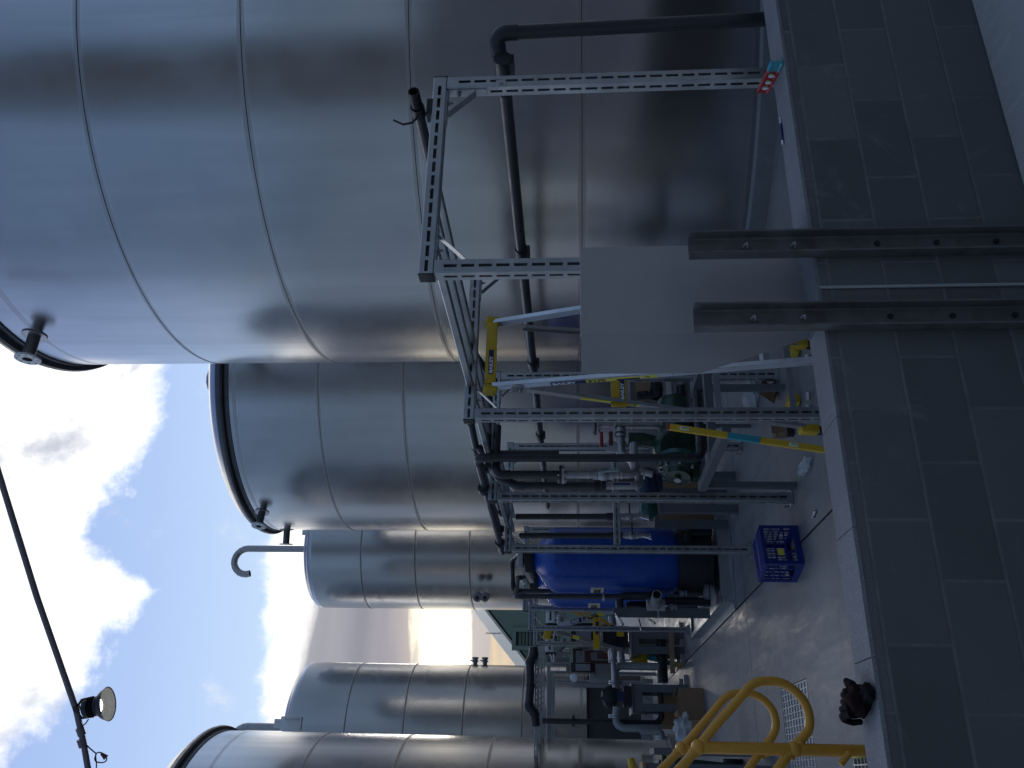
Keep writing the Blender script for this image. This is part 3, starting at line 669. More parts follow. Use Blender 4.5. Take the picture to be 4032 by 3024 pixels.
D2 = pipe('dosing_riser', 'black riser with a bolted flange above a steel ball valve beside the thick pump pipe', [(q.x+.42, 6.25, q.z-.02), (q.x, 6.2, q.z-.02), (q.x, 6.2, fl_.z)], .031, .06, group='pipe risers at the pumps')
bolted_flange(D2, fl_, (0, 0, -1), .072)
xb = fl_.x; sp = steel('', D2, [(xb, 6.2, fl_.z-.018), (xb, 6.2, zb), (xb+.30, 6.35, zb-.01)], .031, .06)
rings(D2, (xb, 6.2, fl_.z), (0, 0, -1), .033, (.20, .26, .42, .45, .62)); ball_valve(D2, (xb, 6.2, PY(2375, 1869, 6.2).z), Z_, .031, .15, (0, -.2, -1), .12)
# third drop behind it
q3 = PY(2010, 1912, 6.32); v3 = PY(2360, 1912, 6.32); z3_ = PY(2515, 1912, 6.32)
D3 = pipe('dosing_riser', 'black riser bent at its top, joined to a steel elbow above the pump motor', [(q3.x+.32, 6.32, q3.z+.26), (q3.x+.06, 6.32, q3.z+.09), (q3.x, 6.32, q3.z-.05), (q3.x, 6.32, v3.z)], .030, .06, group='pipe risers at the pumps')
MB().hollow(v3+Z_*.04, v3-Z_*.01, .042, .03, 20).build('union_nut', MAT['black'], D3); MB().hollow(v3-Z_*.02, v3-Z_*.05, .040, .03, 20).build('union_nut', MAT['black'], D3)
steel('', D3, [(v3.x, 6.32, v3.z-.03), (v3.x, 6.32, z3_.z), (v3.x+.1, 6.32+.12, z3_.z-.015), (v3.x+.3, 6.9, z3_.z-.02)], .031, .06)
rings(D3, v3, (0, 0, -1), .033, (.10, .28)); MB().box(v3+V((-.0, -.043, -.17)), (.012, .010, .13)).build('valve_handle', MAT['navy'], D3)
# two slimmer drops by the fourth frame, each ending in a small valve
for px, xt, xe, y, lb, xtop in ((2034, 2030, 2425, 8.75, 'slim black drop pipe left of the motor, ending in a small steel valve', 2030), (2109, 2055, 2440, 8.95, 'slim black drop pipe in front of the blue vessel, ending in a small steel valve', 2045)):
    a = PY(xtop, px, y); e = PY(xe, px, y); m1 = PY(2470 if px < 2100 else 2480, px, y)
    T = pipe('drop_pipe', lb, [(a.x+.0, y, a.z), (e.x, y, e.z)], .031, group='slim drop pipes by the fourth frame')
    MB().hollow(e+Z_*.10, e-Z_*.03, .041, .03, 18).build('union_nut', MAT['pvc_fit'], T)
    steel('', T, [(e.x, y, e.z), (e.x, y, m1.z-.22)], .026, .05); ball_valve(T, (e.x, y, m1.z-.02), Z_, .027, .14, (1, 0, 0), .13, 'black', 'stainless_dull')
    b = MB(); b.tube([(e.x-.02, y-.05, m1.z-.13), (e.x-.06, y-.08, m1.z-.22)], .006, 6); b.build('test_tap', MAT['stainless'], T)
# ------------------------------------------------------------------ pump stand with the green pump
def rhs(b, p0, p1, w, h=None, upv=None):
    p0, p1 = V(p0), V(p1); t = (p1-p0).normalized(); s = t.cross(V(upv) if upv else (Z_ if abs(t.z) < .9 else Y_)).normalized(); u = s.cross(t)
    b.box((p0+p1)/2, ((p1-p0).length, w, h or w), M((t, s, u)).transposed()); return b
ST = thing('pump_stand', 'grey steel stand carrying the green pump', 'pump stand', (2.5, 6.0, 0))
topz = .70; sa = PY(2745, 1895, 6.35); fx = sa.x
fr0, fr1 = (fx, 6.30), (fx+1.0, 7.75)
fx = 2.14
for (p, q_), nm in zip((((fx, 5.42), (fx, 6.64)), ((fx+.85, 5.42), (fx+.85, 6.64)), ((fx+.04, 6.02), (fx+.81, 6.02)), ((fx+.04, 6.60), (fx+.81, 6.60))), 'abcd'):
    rhs(MB(), (*p, .73), (*q_, .73), .075, .06).build('frame_rail', MAT['grey_paint'], ST, smooth=False)
for x, y in ((fx+.85, 5.44), (fx, 6.60), (fx+.85, 6.60)): MB().box((x, y, .35), (.05, .05, .70)).build('leg', MAT['grey_paint'], ST, smooth=False)
# green pump
gp = PZ(2690, 1790, .98); G0 = V((gp.x+.05, gp.y, .98))
gc = PY(2668, 1775, 6.75); gx, gz = gc.x, gc.z
GPu = thing('water_pump', 'green cast iron pump with a teal casing on the grey stand', 'pump', (gx, 6.8, .66))
b = MB(); b.lathe([(.05, -.16), (.15, -.15), (.185, -.09), (.195, 0), (.18, .08), (.13, .14), (.06, .16)], (gx+.02, 6.78, gz+.02), 36, (.25, 1, .1)); b.tube(path([(gx+.05, 6.8, gz+.05), (gx+.12, 6.8, gz+.28), (gx+.12, 6.8, gz+.40)], .1), .06, 16); b.build('volute', MAT['green_cast'], GPu)
tc_ = PY(2672, 1838, 6.6)
b = MB(); b.lathe([(.06, -.10), (.14, -.09), (.165, -.05), (.17, 0), (.155, .03), (.11, .06), (.10, .10)], (tc_.x, 6.62, tc_.z), 36, (-.9, -.25, .12)); b.lathe([(.178, -.035), (.178, -.015)], (tc_.x, 6.62, tc_.z), 36, (-.9, -.25, .12)); o = b.build('casing', MAT['green_cast'], GPu); MB().hollow(V((tc_.x, 6.62, tc_.z))-V((-.9, -.25, .12)).normalized()*.06, V((tc_.x, 6.62, tc_.z))-V((-.9, -.25, .12)).normalized()*.02, .186, .16, 40).build('casing_rim', MAT['teal_cast'], GPu)
ax = V((-.9, -.25, .12)).normalized(); u_ = ax.cross(Z_).normalized(); w_ = ax.cross(u_)
for k in range(8): p = V((tc_.x, 6.62, tc_.z))+(u_*math.cos(k*PI/4)+w_*math.sin(k*PI/4))*.145; MB().tube([p-ax*.02, p+ax*.06], .012, 6).build('casing_bolt', MAT['galv_dark'], o)
b = MB(); b.lathe([(.02, .10), (.028, .11), (.028, .13)], (tc_.x, 6.62, tc_.z), 16, ax); b.build('plug', MAT['stainless_dull'], GPu)
b = MB(); b.box((gx+.02, 6.78, (gz-.15+.76)/2), (.22, .14, max(.05, gz-.15-.76)), bev=.01); b.box((tc_.x+.02, 6.60, .785), (.26, .12, .05)); b.build('foot', MAT['green_cast'], GPu)
bc = PY(2702, 1722, 6.75); ba = V((.25, -.85, .15)).normalized()
b = MB(); b.lathe([(.10, -.20), (.17, -.14), (.205, -.05), (.205, 0), (.165, .01), (.15, -.02), (.13, -.10)], bc, 36, ba, cap=False); o = b.build('bell_housing', MAT['green_cast'], GPu); MB().lathe([(.145, -.09), (.145, -.08)], bc, 30, ba).build('bell_opening', MAT['rubber'], GPu)
b = MB(); b.lathe([(.09, 0), (.14, .02), (.145, .30), (.13, .36), (.06, .40)], (gx+.14, 6.82, gz), 28, (1, .15, 0)); b.build('motor', MAT['green_cast'], GPu)
# suction bend into the pump, flanged
# discharge line with dirty steel fittings and the red hand wheel valve
dz = lambda x, y, Y: PY(x, y, Y)
DL = thing('discharge_line', 'dull steel pipework behind the thick black pipe, with a red handled valve', 'pipework', dz(2560, 1900, 6.9))
pA, pB, pC, pD = dz(2500, 1850, 6.75), dz(2500, 1815, 6.75), dz(2440, 1790, 6.85), dz(2440, 1690, 6.9)
steel('', DL, [dz(2570, 1868, 6.75), dz(2505, 1850, 6.75), dz(2500, 1830, 6.75)], .028, .05)
steel('', DL, [dz(2505, 1850, 6.75), dz(2490, 1812, 6.78), dz(2445, 1790, 6.85), dz(2440, 1690, 6.9)], .040, .06)
for yy in (1700, 1718, 1748, 1778): p = dz(2442, yy, 6.88); MB().hollow(p-X_*.012, p+X_*.012, .052, .038, 20).build('coupling', MAT['stainless_dull'], DL)
p = dz(2420, 1760, 6.86); MB().box(p, (.10, .02, .13), (0, .2, .15)).build('gate_plate', MAT['galv'], DL)
hp0 = dz(2360, 1668, 6.9); hp1 = dz(2625, 1672, 6.9)
steel('', DL, [(hp0.x, 6.9, hp0.z), (hp1.x, 6.9, hp1.z)], .044, .05, part='header_pipe')
for xx in (2420, 2487): p = dz(xx, 1670, 6.9); MB().hollow(p-Z_*.006, p+Z_*.006, .050, .04, 20).build('weld_ring', MAT['stainless'], DL)
p = dz(2348, 1672, 6.9); bolted_flange(DL, p, (0, 0, -1), .09)
p = dz(2368, 1730, 6.82); b = MB(); b.tube([p+V((.11, .05, .02)), p], .010, 8); b.build('valve_spindle', MAT['galv_dark'], DL)
b = MB()
b.tube([p+V((.052*math.cos(a), 0, 0))+V((0, 0, 0))+V((.0, .0, .0)) for a in (0, PI)], .014, 8); b.box(p, (.14, .016, .032), bev=.006); b.build('red_handle', MAT['red'], DL)
p = dz(2405, 1727, 6.86); MB().box(p, (.12, .04, .035), bev=.004).build('actuator', MAT['red_brown'], DL)
# motors behind the third frame
MT = thing('motor', 'dark blue motor behind the third rack frame, on a grey beam', 'motor', dz(2550, 1960, 9.0))
p = dz(2548, 1905, 9.0); b = MB(); b.lathe([(.04, -.15), (.115, -.13), (.12, .12), (.09, .16), (.03, .17)], p, 24, (-.9, -.3, 0)); b.box(p+V((0, 0, -.12)), (.16, .14, .06)); b.build('motor_body', MAT['blue_motor'], MT)
p = dz(2550, 1985, 9.0); b = MB(); b.lathe([(.02, -.10), (.095, -.09), (.10, .10), (.06, .15), (.02, .155)], p, 24, (-1, -.15, 0)); b.build('fan_cover', MAT['teal_cast'], MT)
B2 = thing('pump_stand', 'grey steel stand behind the third rack frame, carrying the dark blue motor', 'pump stand', (2.8, 9.3, 0))
a0 = PY(2600, 1870, 8.95); b0 = PY(2600, 2000, 8.95)
zt = a0.z-.02
for k, (xx, yy) in enumerate(((b0.x, 9.0), (a0.x, 9.0), (b0.x, 9.6), (a0.x, 9.6))): MB().box((xx, yy, zt/2), (.085, .085, zt)).build('leg', MAT['grey_paint'], B2, smooth=False)
rhs(MB(), (b0.x-.04, 9.0, zt+.02), (a0.x+.04, 9.0, zt+.02), .09, .05).build('frame_rail', MAT['grey_paint'], B2, smooth=False); rhs(MB(), (b0.x-.04, 9.6, zt+.02), (a0.x+.04, 9.6, zt+.02), .09, .05).build('frame_rail', MAT['grey_paint'], B2, smooth=False)
# plywood sheet behind
a0 = PY(2640, 1870, 9.9); b0 = PY(2820, 2050, 9.9)
o = MB().box(((a0.x+b0.x)/2, 9.92, .46), (abs(a0.x-b0.x), .018, .92)).build('board', MAT['cardboard'], smooth=False); tag(o, 'brown board standing upright between the motor stand and the blue vessels', 'board')
# ------------------------------------------------------------------ sheet guard and steel channels on the wall
SG = thing('sheet_guard', 'folded stainless sheet guard with a slanted lower corner standing on the block wall', 'sheet guard', (1.75, 3.0, WT))
zt, zb = CH-.040, WT+.002; xf0, xf1 = 1.595, 2.005
b = MB(); b.box(((xf0+xf1)/2, 3.0, (zt+zb)/2), (xf1-xf0, .003, zt-zb)); b.build('front_panel', MAT['stainless_sheet'], SG, smooth=False)
# return panel folded back, lower edge cut on the slant
e1 = V((1.425, 3.0, 0)); d = V((xf0-.0015, 3.0, 0)); back = V((xf0-.0015-.16, 3.055, 0))
# where the sight lines of its far edge meet the folded plane
dirp = (back-d).normalized()
def onplane(x, y):
    r_ = ray(x, y); n_ = V((-dirp.y, dirp.x, 0)); tt = (d-V((0, 0, 0))).dot(n_)/r_.dot(n_); return O+r_*tt
q1 = onplane(2287, 1472); q2 = onplane(2760, 1470); q3 = onplane(3190, 1331)
poly = [V((d.x, 3.0, zt)), V((q1.x, q1.y, zt)), V((q2.x, q2.y, q2.z)), V((q3.x, q3.y, max(q3.z, zb))), V((d.x, 3.0, zb))]
b = MB(); b.prism(poly, V((-dirp.y, dirp.x, 0))*.003); b.build('side_panel', MAT['stainless_sheet'], SG, smooth=False)
b = MB(); b.box(((xf0+xf1)/2, 3.012, zt+.0015), (xf1-xf0, .026, .002)); b.add([V((d.x, 3.0, zt+.001)), V((q1.x, q1.y, zt+.001)), V((q1.x+.006, q1.y+.026, zt+.001)), V((d.x, 3.026, zt+.001))], [(0, 1, 2, 3)]); b.build('top_lip', MAT['alu'], SG, smooth=False)
for lb, xc in (('right hand rusty steel channel bolted upright against the outside of the wall', 1.876), ('left hand rusty steel channel bolted upright against the outside of the wall', 1.558)):
    T = thing('steel_channel', lb, 'steel channel', (xc, 2.80, 0), 'steel channels bolted to the wall')
    ztop = CH-.455; w = .100; dp = .050; yb = WY0-.004
    pr = [(-w/2, 0), (w/2, 0), (w/2, -dp), (w/2-.007, -dp), (w/2-.011, -.012), (w/2-.018, -.0065), (-w/2+.018, -.0065), (-w/2+.011, -.012), (-w/2+.007, -dp), (-w/2, -dp)]
    b = MB(); b.prism([(xc+a, yb+c_, .0) for a, c_ in pr], (0, 0, ztop)); b.build('channel_section', MAT['stain_steel'], T, smooth=False)
    for z in (CH-.672, CH-.852):
        b = MB(); b.tube([(xc-.002, yb-.008, z), (xc-.002, yb-.034, z)], .0042, 8); b.lathe([(.0085, .0), (.0085, .008)], (xc-.002, yb-.0165, z), 6, (0, -1, 0)); b.lathe([(.011, 0), (.011, .002)], (xc-.002, yb-.009, z), 14, (0, -1, 0)); b.build('bolt', MAT['galv'], T)
    for z in (.60, .38, .16):
        MB().lathe([(.011, 0), (.011, .005)], (xc+.004, yb-.007, z), 12, (0, -1, 0)).build('rusty_plug', MAT['rubber'], T)
b = MB(); b.add([(1.688, 2.826, WT-.01), (1.700, 2.826, WT-.002), (1.700, 2.822, .0), (1.688, 2.822, .0), (1.688, 2.830, WT-.01), (1.700, 2.830, WT-.002), (1.700, 2.830, 0), (1.688, 2.830, 0)], [(0, 1, 2, 3), (4, 5, 6, 7), (0, 1, 5, 4), (1, 2, 6, 5), (0, 3, 7, 4)])
o = b.build('metal_strip', MAT['strip_grey'], smooth=False); tag(o, 'thin pale strip running down the wall between the two steel channels', 'strip')
# ------------------------------------------------------------------ small things on the wall
TL = thing('torpedo_level', 'short red spirit level with a cyan end lying across the wall top', 'spirit level', (2.95, 2.99, WT))
L0, L1 = V((2.865, 2.885, WT+.004)), V((2.958, 3.085, WT+.004)); L0 = V((3.02, 2.96, WT+.003)); L1 = V((2.87, 3.14, WT+.003))
L0 = PZ(3068, 245, WT+.02); L1 = PZ(3010, 362, WT+.02); L0.z = L1.z = WT+.0285
t_ = (L1-L0).normalized(); Ln = (L1-L0).length; s_ = Z_.cross(t_)
rot = M((t_, s_, Z_)).transposed(); mid = (L0+L1)/2
prf = [(-.011, -.0255), (.011, -.0255), (.011, -.019), (.005, -.015), (.005, .015), (.011, .019), (.011, .0255), (-.011, .0255), (-.011, .019), (-.005, .015), (-.005, -.015), (-.011, -.019)]
sp_ = Ln*.26
b = MB(); b.prism([L0+t_*sp_+s_*a+Z_*c_ for a, c_ in prf], t_*(Ln-sp_)); b.build('level_body', MAT['red'], TL, smooth=False)
b = MB(); b.prism([L0+s_*a*1.02+Z_*c_*1.01 for a, c_ in prf], t_*(sp_-.0005)); b.build('cyan_end', MAT['cyan'], TL, smooth=False)
for f, nm in ((.38, 0), (.60, 1), (.80, 2)):
    c = L0+t_*Ln*f; b = MB(); b.lathe([(.008, -.013), (.013, -.012), (.013, .012), (.008, .013)], c, 18, s_); fr_ = b.build('vial_mount', MAT['white_plastic'], TL)
    b = MB(); dr = (t_+Z_*(0 if nm == 1 else (1 if nm else -1))).normalized(); b.tube([c-dr*.016, c+dr*.016], .0095, 12); o = b.build('vial', MAT['lime_glass'], fr_)
K0, K1 = PZ(3071, 465, WT+.006), PZ(3083, 570, WT+.006)
HK = thing('marker_pen', 'slim dark blue pen with silver ends lying on the wall top', 'pen', K0)
d_ = (K1-K0).normalized(); b = MB(); b.tube([K0+d_*.03, K1-d_*.022], .0052, 10); b.build('pen_barrel', MAT['navy'], HK)
b = MB(); b.tube([K0+d_*.03, K0+d_*.012, K0-s_*.004+d_*.0], .0042, 8, r1=.003); b.build('bent_tip', MAT['alu'], HK); b = MB(); b.tube([K1-d_*.022, K1], .0055, 10); b.build('pen_cap', MAT['alu'], HK)
# rubber work glove, crumpled: palm, four fingers curled upward, thumb and cuff
gl = PZ(3405, 2760, WT+.02)
GV = thing('work_glove', 'crumpled black and dark red rubber work glove left on the wall top', 'glove', (gl.x, gl.y, WT))
def blob(c, d, seed, amp, seg=22, rings_=14, fold=0):
    b = MB(); vs = []; fs = []
    for i in range(rings_+1):
        th = PI*i/rings_
        for j in range(seg):
            ph = 2*PI*j/seg; n_ = V((math.sin(th)*math.cos(ph), math.sin(th)*math.sin(ph), math.cos(th)))
            rr = 1+amp*(mnoise.noise(n_*2.1+V((seed, 0, 0))))+(fold*math.sin(n_.x*9+n_.y*3+seed) if fold else 0)
            p = V((n_.x*d[0], n_.y*d[1], n_.z*d[2]))*rr; p.z = max(p.z, -d[2]*.75); vs.append(p+V(c))
    for i in range(rings_):
        for j in range(seg): fs.append((i*seg+j, i*seg+(j+1) % seg, (i+1)*seg+(j+1) % seg, (i+1)*seg+j))
    return b.add(vs, fs)
gx_, gy_ = gl.x+.004, WY0+.085
blob((gx_, gy_, WT+.034), (.050, .060, .042), 3, .28, fold=.05).build('palm', MAT['glove_red'], GV)
blob((gx_+.018, gy_-.055, WT+.020), (.030, .036, .022), 9, .3, fold=.07).build('cuff', MAT['glove_black'], GV)
b = MB()
for k in range(5):
    x0 = gx_-.042+.021*k; yb_ = gy_+.03+.006*math.sin(k*2)
    pts_ = [V((x0, yb_-.035, WT+.062)), V((x0-.004, yb_+.004, WT+.078-.004*k)), V((x0-.012, yb_+.034, WT+.066-.006*k)), V((x0-.020, yb_+.044, WT+.038-.004*k)), V((x0-.018, yb_+.030, WT+.018))]
    if k == 4: pts_ = [V((gx_+.045, gy_-.01, WT+.045)), V((gx_+.058, gy_+.02, WT+.055)), V((gx_+.052, gy_+.048, WT+.045)), V((gx_+.036, gy_+.060, WT+.03))]
    sm = []
    for i in range(len(pts_)-1):
        for q_ in range(4): sm.append(pts_[i].lerp(pts_[i+1], q_/4))
    sm.append(pts_[-1]); b = MB(); b.tube(sm, .0115, 12, r1=.0095); b.add(*[(blob(sm[-1], (.0098,)*3, k, .05, 10, 8).v), blob(sm[-1], (.0098,)*3, k, .05, 10, 8).f]); b.build('thumb' if k == 4 else 'finger', MAT['glove_black'], GV)
# ------------------------------------------------------------------ yellow tubular handrails
def rail(label, Y, pix, posttop, rr, ball1, ball2=None, low=0.0, tread=True):
    T = thing('handrail', label, 'handrail', (PY(*ball1, Y).x, Y, 0), 'yellow handrails')
    pts = [PY(x, y, Y) for x, y in pix]
    # smooth the loop through its points
    sm = []
    n_ = len(pts)
    for i in range(n_-1):
        p0 = pts[max(0, i-1)]; p1 = pts[i]; p2 = pts[i+1]; p3 = pts[min(n_-1, i+2)]
        for k in range(5):
            t2 = k/5; sm.append(.5*((2*p1)+(-p0+p2)*t2+(2*p0-5*p1+4*p2-p3)*t2*t2+(-p0+3*p1-3*p2+p3)*t2**3))
    sm.append(pts[-1]); b = MB(); b.tube(sm, rr, 20); b.build('looped_rail', MAT['yellow_rail'], T)
    c1 = PY(*ball1, Y); c2 = PY(*ball2, Y)
    b = MB(); b.tube([(c1.x, Y, 0), (c1.x, Y, c1.z)], rr*1.22, 20); b.build('stanchion', MAT['yellow_rail'], T)
    for c in (c1, c2):
        b = MB(); b.lathe([(.001, -rr*1.66)]+[(rr*1.66*math.sin(a), -rr*1.66*math.cos(a)) for a in [PI*k/14 for k in range(1, 14)]]+[(.001, rr*1.66)], (c1.x, Y, c.z), 24)
        for a in (1, -1):
            dd_ = (sm[1]-sm[0]).normalized()*a
            b.tube([V((c1.x, Y, c.z)), V((c1.x, Y, c.z))+dd_*rr*2.1], rr*1.18, 18)
        b.tube([(c1.x, Y, c.z-rr*2.1), (c1.x, Y, c.z)], rr*1.3, 18); b.build('ball_joint', MAT['yellow_rail'], T)
    return T
zz = lambda x, y: (2500+x*.4973, 2300+y*.4973)
near = [zz(150, 1690), zz(360, 1456), zz(505, 1290), zz(620, 1140), zz(760, 985), zz(850, 880), zz(905, 815), zz(960, 780), zz(1040, 768), zz(1140, 775), zz(1225, 815), zz(1300, 880), zz(1355, 960), zz(1382, 1060), zz(1375, 1150), zz(1330, 1215), zz(1265, 1282), zz(1150, 1440), zz(1020, 1610)]
rail('near yellow tubular handrail ending in a closed loop beside the wall', 3.50, near, None, .0172, zz(505, 1290), zz(1265, 1284))
farr = [zz(60, 1610), zz(235, 1440), zz(370, 1300), zz(500, 1150), zz(620, 1010), zz(690, 925), zz(745, 880), zz(820, 862), zz(910, 865), zz(990, 895), zz(1055, 950), zz(1100, 1020), zz(1117, 1100), zz(1105, 1170), zz(1065, 1240), zz(1020, 1290), zz(930, 1420), zz(820, 1570)]
rail('far yellow tubular handrail whose loop shows inside the nearer one', 4.04, farr, None, .0168, zz(370, 1300), zz(1030, 1290))
# stair tread between them
tz = CH-1.18
ST2 = thing('stair_tread', 'galvanised grating step with a pale yellow nosing beside the handrail post', 'stair tread', (-.3, 3.78, tz))
b = MB()
for k in range(16): b.box((-.72+.0+k*.053, 3.79, tz), (.006, .42, .03))
for k in range(9): b.box((-.32, 3.60+k*.048, tz), (.84, .006, .028))
b.build('grating', MAT['galv'], ST2, smooth=False)
b = MB(); b.box((.118, 3.79, tz-.005), (.030, .44, .04)); b.build('nosing', MAT['label_yellow'], ST2, smooth=False)
# ------------------------------------------------------------------ hanging high-bay lamp on its overhead pipe
DL_ = 8.6
def PD(x, y, dep=DL_): r_ = ray(x, y)/FPX; return O+r_*dep
pole = [PD(-160, 1350), PD(0, 1880), PD(145, 2350), PD(300, 2795), PD(330, 2930), PD(352, 3060), PD(385, 3300)]
LP = thing('overhead_pole', 'dark overhead pole crossing the sky at the upper left', 'pole', pole[3])
b = MB(); sm = []
for i in range(len(pole)-1):
    for k in range(4): sm.append(pole[i].lerp(pole[i+1], k/4))
b.tube(sm, .030, 12); b.build('pole_tube', MAT['conduit'], LP)
for k in (PD(318, 2880), PD(322, 2925)): b = MB(); b.tube([k-V((0, 0, .0))+(sm[10]-sm[9]).normalized()*.04, k-(sm[10]-sm[9]).normalized()*.04], .040, 12); b.build('joint_sleeve', MAT['conduit'], LP)
# lamp axis: its mouth looks down, a little towards the camera and right
cbk = PD(322, 2788); mouth = PD(412, 2772)
HL = thing('high_bay_lamp', 'lit industrial lamp with a white bell reflector hanging from the overhead pole', 'lamp', cbk)
rh = ray(380, 2785).normalized(); lat = (PD(440, 2772)-PD(320, 2795)); lat = (lat-rh*lat.dot(rh)).normalized(); axl = (lat*.89-rh*.45).normalized()
s0 = DL_/FPX
body0 = PD(330, 2790); rb = 36*s0; Lb = 58*s0
b = MB(); b.lathe([(rb*.75, 0), (rb*.95, .01), (rb, .03), (rb, Lb*.35), (rb*1.04, Lb*.36)]+[(rb*(1.04 if k % 2 else .95), Lb*(.36+.035*k)) for k in range(1, 15)]+[(rb*1.05, Lb*.9), (rb*1.08, Lb)], body0, 32, axl, cap=True); b.build('heat_sink', MAT['lamp_body'], HL)
b0_ = body0+axl*Lb; ro = 64*s0
prof_o = [(rb*1.05, 0), (rb*1.12, .012), (rb*1.35, .028), (ro*.88, .055), (ro, .095)]; prof_i = [(ro*.985, .093), (ro*.86, .053), (rb*1.30, .027), (rb*1.06, .012), (rb*.98, .004)]
b = MB(); b.lathe(prof_o, b0_, 40, axl, cap=False); b.lathe([(ro, .095), (ro*1.025, .101), (ro*.985, .093)], b0_, 40, axl, cap=False); sh = b.build('reflector', MAT['lamp_body'], HL)
b = MB(); b.lathe(prof_i, b0_, 40, axl, cap=False); b.build('reflector_lining', MAT['lamp_white'], sh)
b = MB(); b.lathe([(rb*.72, .006), (rb*.72, .012)], b0_, 32, axl); b.build('light_disc', MAT['lamp_lit'], HL)
pu = (PD(330, 2700)-PD(330, 2800)).normalized()
hk = PD(300, 2790); b = MB(); b.tube([body0+axl*.10+pu*rb*1.05, body0-axl*.02+pu*rb*1.0, body0-axl*.075+pu*rb*.25, body0-axl*.075-pu*rb*.25, body0-axl*.02-pu*rb*1.0, body0+axl*.10-pu*rb*1.05], .013, 8); b.tube([hk, body0-axl*.075], .012, 8); b.hollow(hk-axl*.01, hk+axl*.02, .045, .033, 14); b.build('bracket', MAT['lamp_body'], HL)
CB = thing('cable_with_plug', 'thin dark cable hanging from the overhead pole with a plug on its end', 'cable', PD(380, 2960))
w1 = [PD(348, 2832), PD(338, 2848), PD(322, 2860), PD(318, 2872)]
w2 = [PD(336, 2928), PD(352, 2945), PD(372, 2962), PD(378, 2966), PD(376, 2975), PD(372, 2990), PD(379, 3000), PD(395, 3003), PD(410, 3002), PD(420, 2994), PD(420, 2985)]
w3 = [PD(420, 2985), PD(415, 2978), PD(402, 2965), PD(392, 2962), PD(382, 2963), PD(376, 2975), PD(379, 2998), PD(380, 3015), PD(376, 3050)]
for w_ in (w1, w2, w3): b = MB(); b.tube(path(w_, .05, 3), .0065, 8); b.build('cable_run', MAT['black'], CB)
b = MB(); q0, q1_ = PD(418, 2984), PD(398, 2966); b.tube([q0, q0.lerp(q1_, .5), q1_], .028, 12, r1=.012); b.build('plug', MAT['red_brown'], CB)
# ------------------------------------------------------------------ stepladder astride the second frame
def chan(b, p0, p1, w, d, face):
    """C-section rail: web faces 'face'"""
    p0, p1 = V(p0), V(p1); t = (p1-p0).normalized(); f = V(face); f = (f-t*f.dot(t)).normalized(); s = t.cross(f); th = .003
    pr = [(-w/2, 0), (w/2, 0), (w/2, -d), (w/2-th, -d), (w/2-th, -th), (-w/2+th, -th), (-w/2+th, -d), (-w/2, -d)]
    return b.prism([p0+s*a+f*c_ for a, c_ in pr], p1-p0)
LX0, LX1, LYT = 2.235, 2.735, 4.93
SL = thing('stepladder', 'tall aluminium stepladder with a yellow head standing by the second rack frame', 'stepladder', (2.48, 4.9, 0), 'stepladders')
tl = PY(1925, 1530, LYT); tr = PY(1934, 1268, LYT); bl_dir = PX(3198, 1430, 2.19)
ftl = V((2.19, bl_dir.y+(tl.y-bl_dir.y)*0, bl_dir.z)); tl = V((tl.x, LYT, tl.z)); tr = V((tr.x, LYT, tr.z))
dl = (ftl-tl); FL = tl+dl*(tl.z/(-dl.z)); FL.z = 0
FRt = V((tr.x+.08, FL.y, 0)); dr = FRt-tr
out = V((-1, 0, 0))
railsL = MB(); chan(railsL, tl+dl*.015, FL+V((0, 0, .04)), .064, .026, (-1, 0, 0)); rl = railsL.build('front_rail', MAT['alu'], SL, smooth=False)
b = MB(); chan(b, tr, FRt+V((0, 0, .04)), .064, .026, (1, 0, 0)); b.build('front_rail', MAT['alu'], SL, smooth=False)
# ribs pressed along the outside of the rail
for k in (-.016, -.004, .008, .020):
    b = MB(); t_ = (FL-tl).normalized(); s_ = t_.cross(V((-1, 0, 0))).normalized(); a0 = tl+t_*.03+V((-.0015, 0, 0))+s_*k; b.tube([a0, a0+t_*((FL-tl).length-.1)], .0024, 6); b.build('rail_rib', MAT['alu'], rl)
RBL = PY(3205, 1674, 5.55); RBL = V((2.20, 5.57, 0)); RBR = V((2.86, 5.57, 0))
ml = PY(2079, 1539, LYT+.05); mr = PY(2061, 1285, LYT+.05)
bk = []
for a0, a1, fx_ in ((ml, RBL, -1), (mr, RBR, 1)):
    b = MB(); chan(b, a0, a1+V((0, 0, .06)), .050, .022, (fx_, 0, 0)); bk.append(b.build('rear_rail', MAT['stainless_dull'], SL, smooth=False))
    b = MB(); b.box(a1+V((0, 0, .045)), (.05, .07, .09), bev=.01); b.build('foot', MAT['black'], SL); b = MB(); b.box(a1+V((0, -.015, .15)), (.06, .085, .13), (.12, 0, 0), .012); b.build('foot_bracket', MAT['yellow_plastic'], SL)
for a1 in (FL, FRt): b = MB(); b.box(a1+V((0, 0, .03)), (.05, .09, .06), bev=.008); b.build('foot', MAT['black'], SL)
# yellow head: bar with end caps
b = MB(); b.box(((tl.x+tr.x)/2+.01, LYT-.03, (tl.z+tr.z)/2-.012), (tr.x-tl.x-.02, .014, .068), bev=.004); b.build('head_bar', MAT['yellow_plastic'], SL)
b = MB(); b.box(((tl.x+tr.x)/2+.01, LYT+.03, (tl.z+tr.z)/2+.02), (tr.x-tl.x-.02, .12, .012), bev=.004); b.build('top_step', MAT['yellow_plastic'], SL)
for c, sg in ((tl, -1), (tr, 1)):
    b = MB(); b.box(c+V((sg*.004-.0, .015, -.005)), (.040, .115, .088), (.2, 0, 0), .012); o = b.build('end_cap', MAT['yellow_plastic'], SL)
    for dy in (-.02, .03):
        for dz_ in (-.02, .015): MB().lathe([(.006, 0), (.004, .003)], c+V((sg*.026, .01+dy, dz_)), 8, (sg, 0, 0)).build('rivet', MAT['alu'], o)
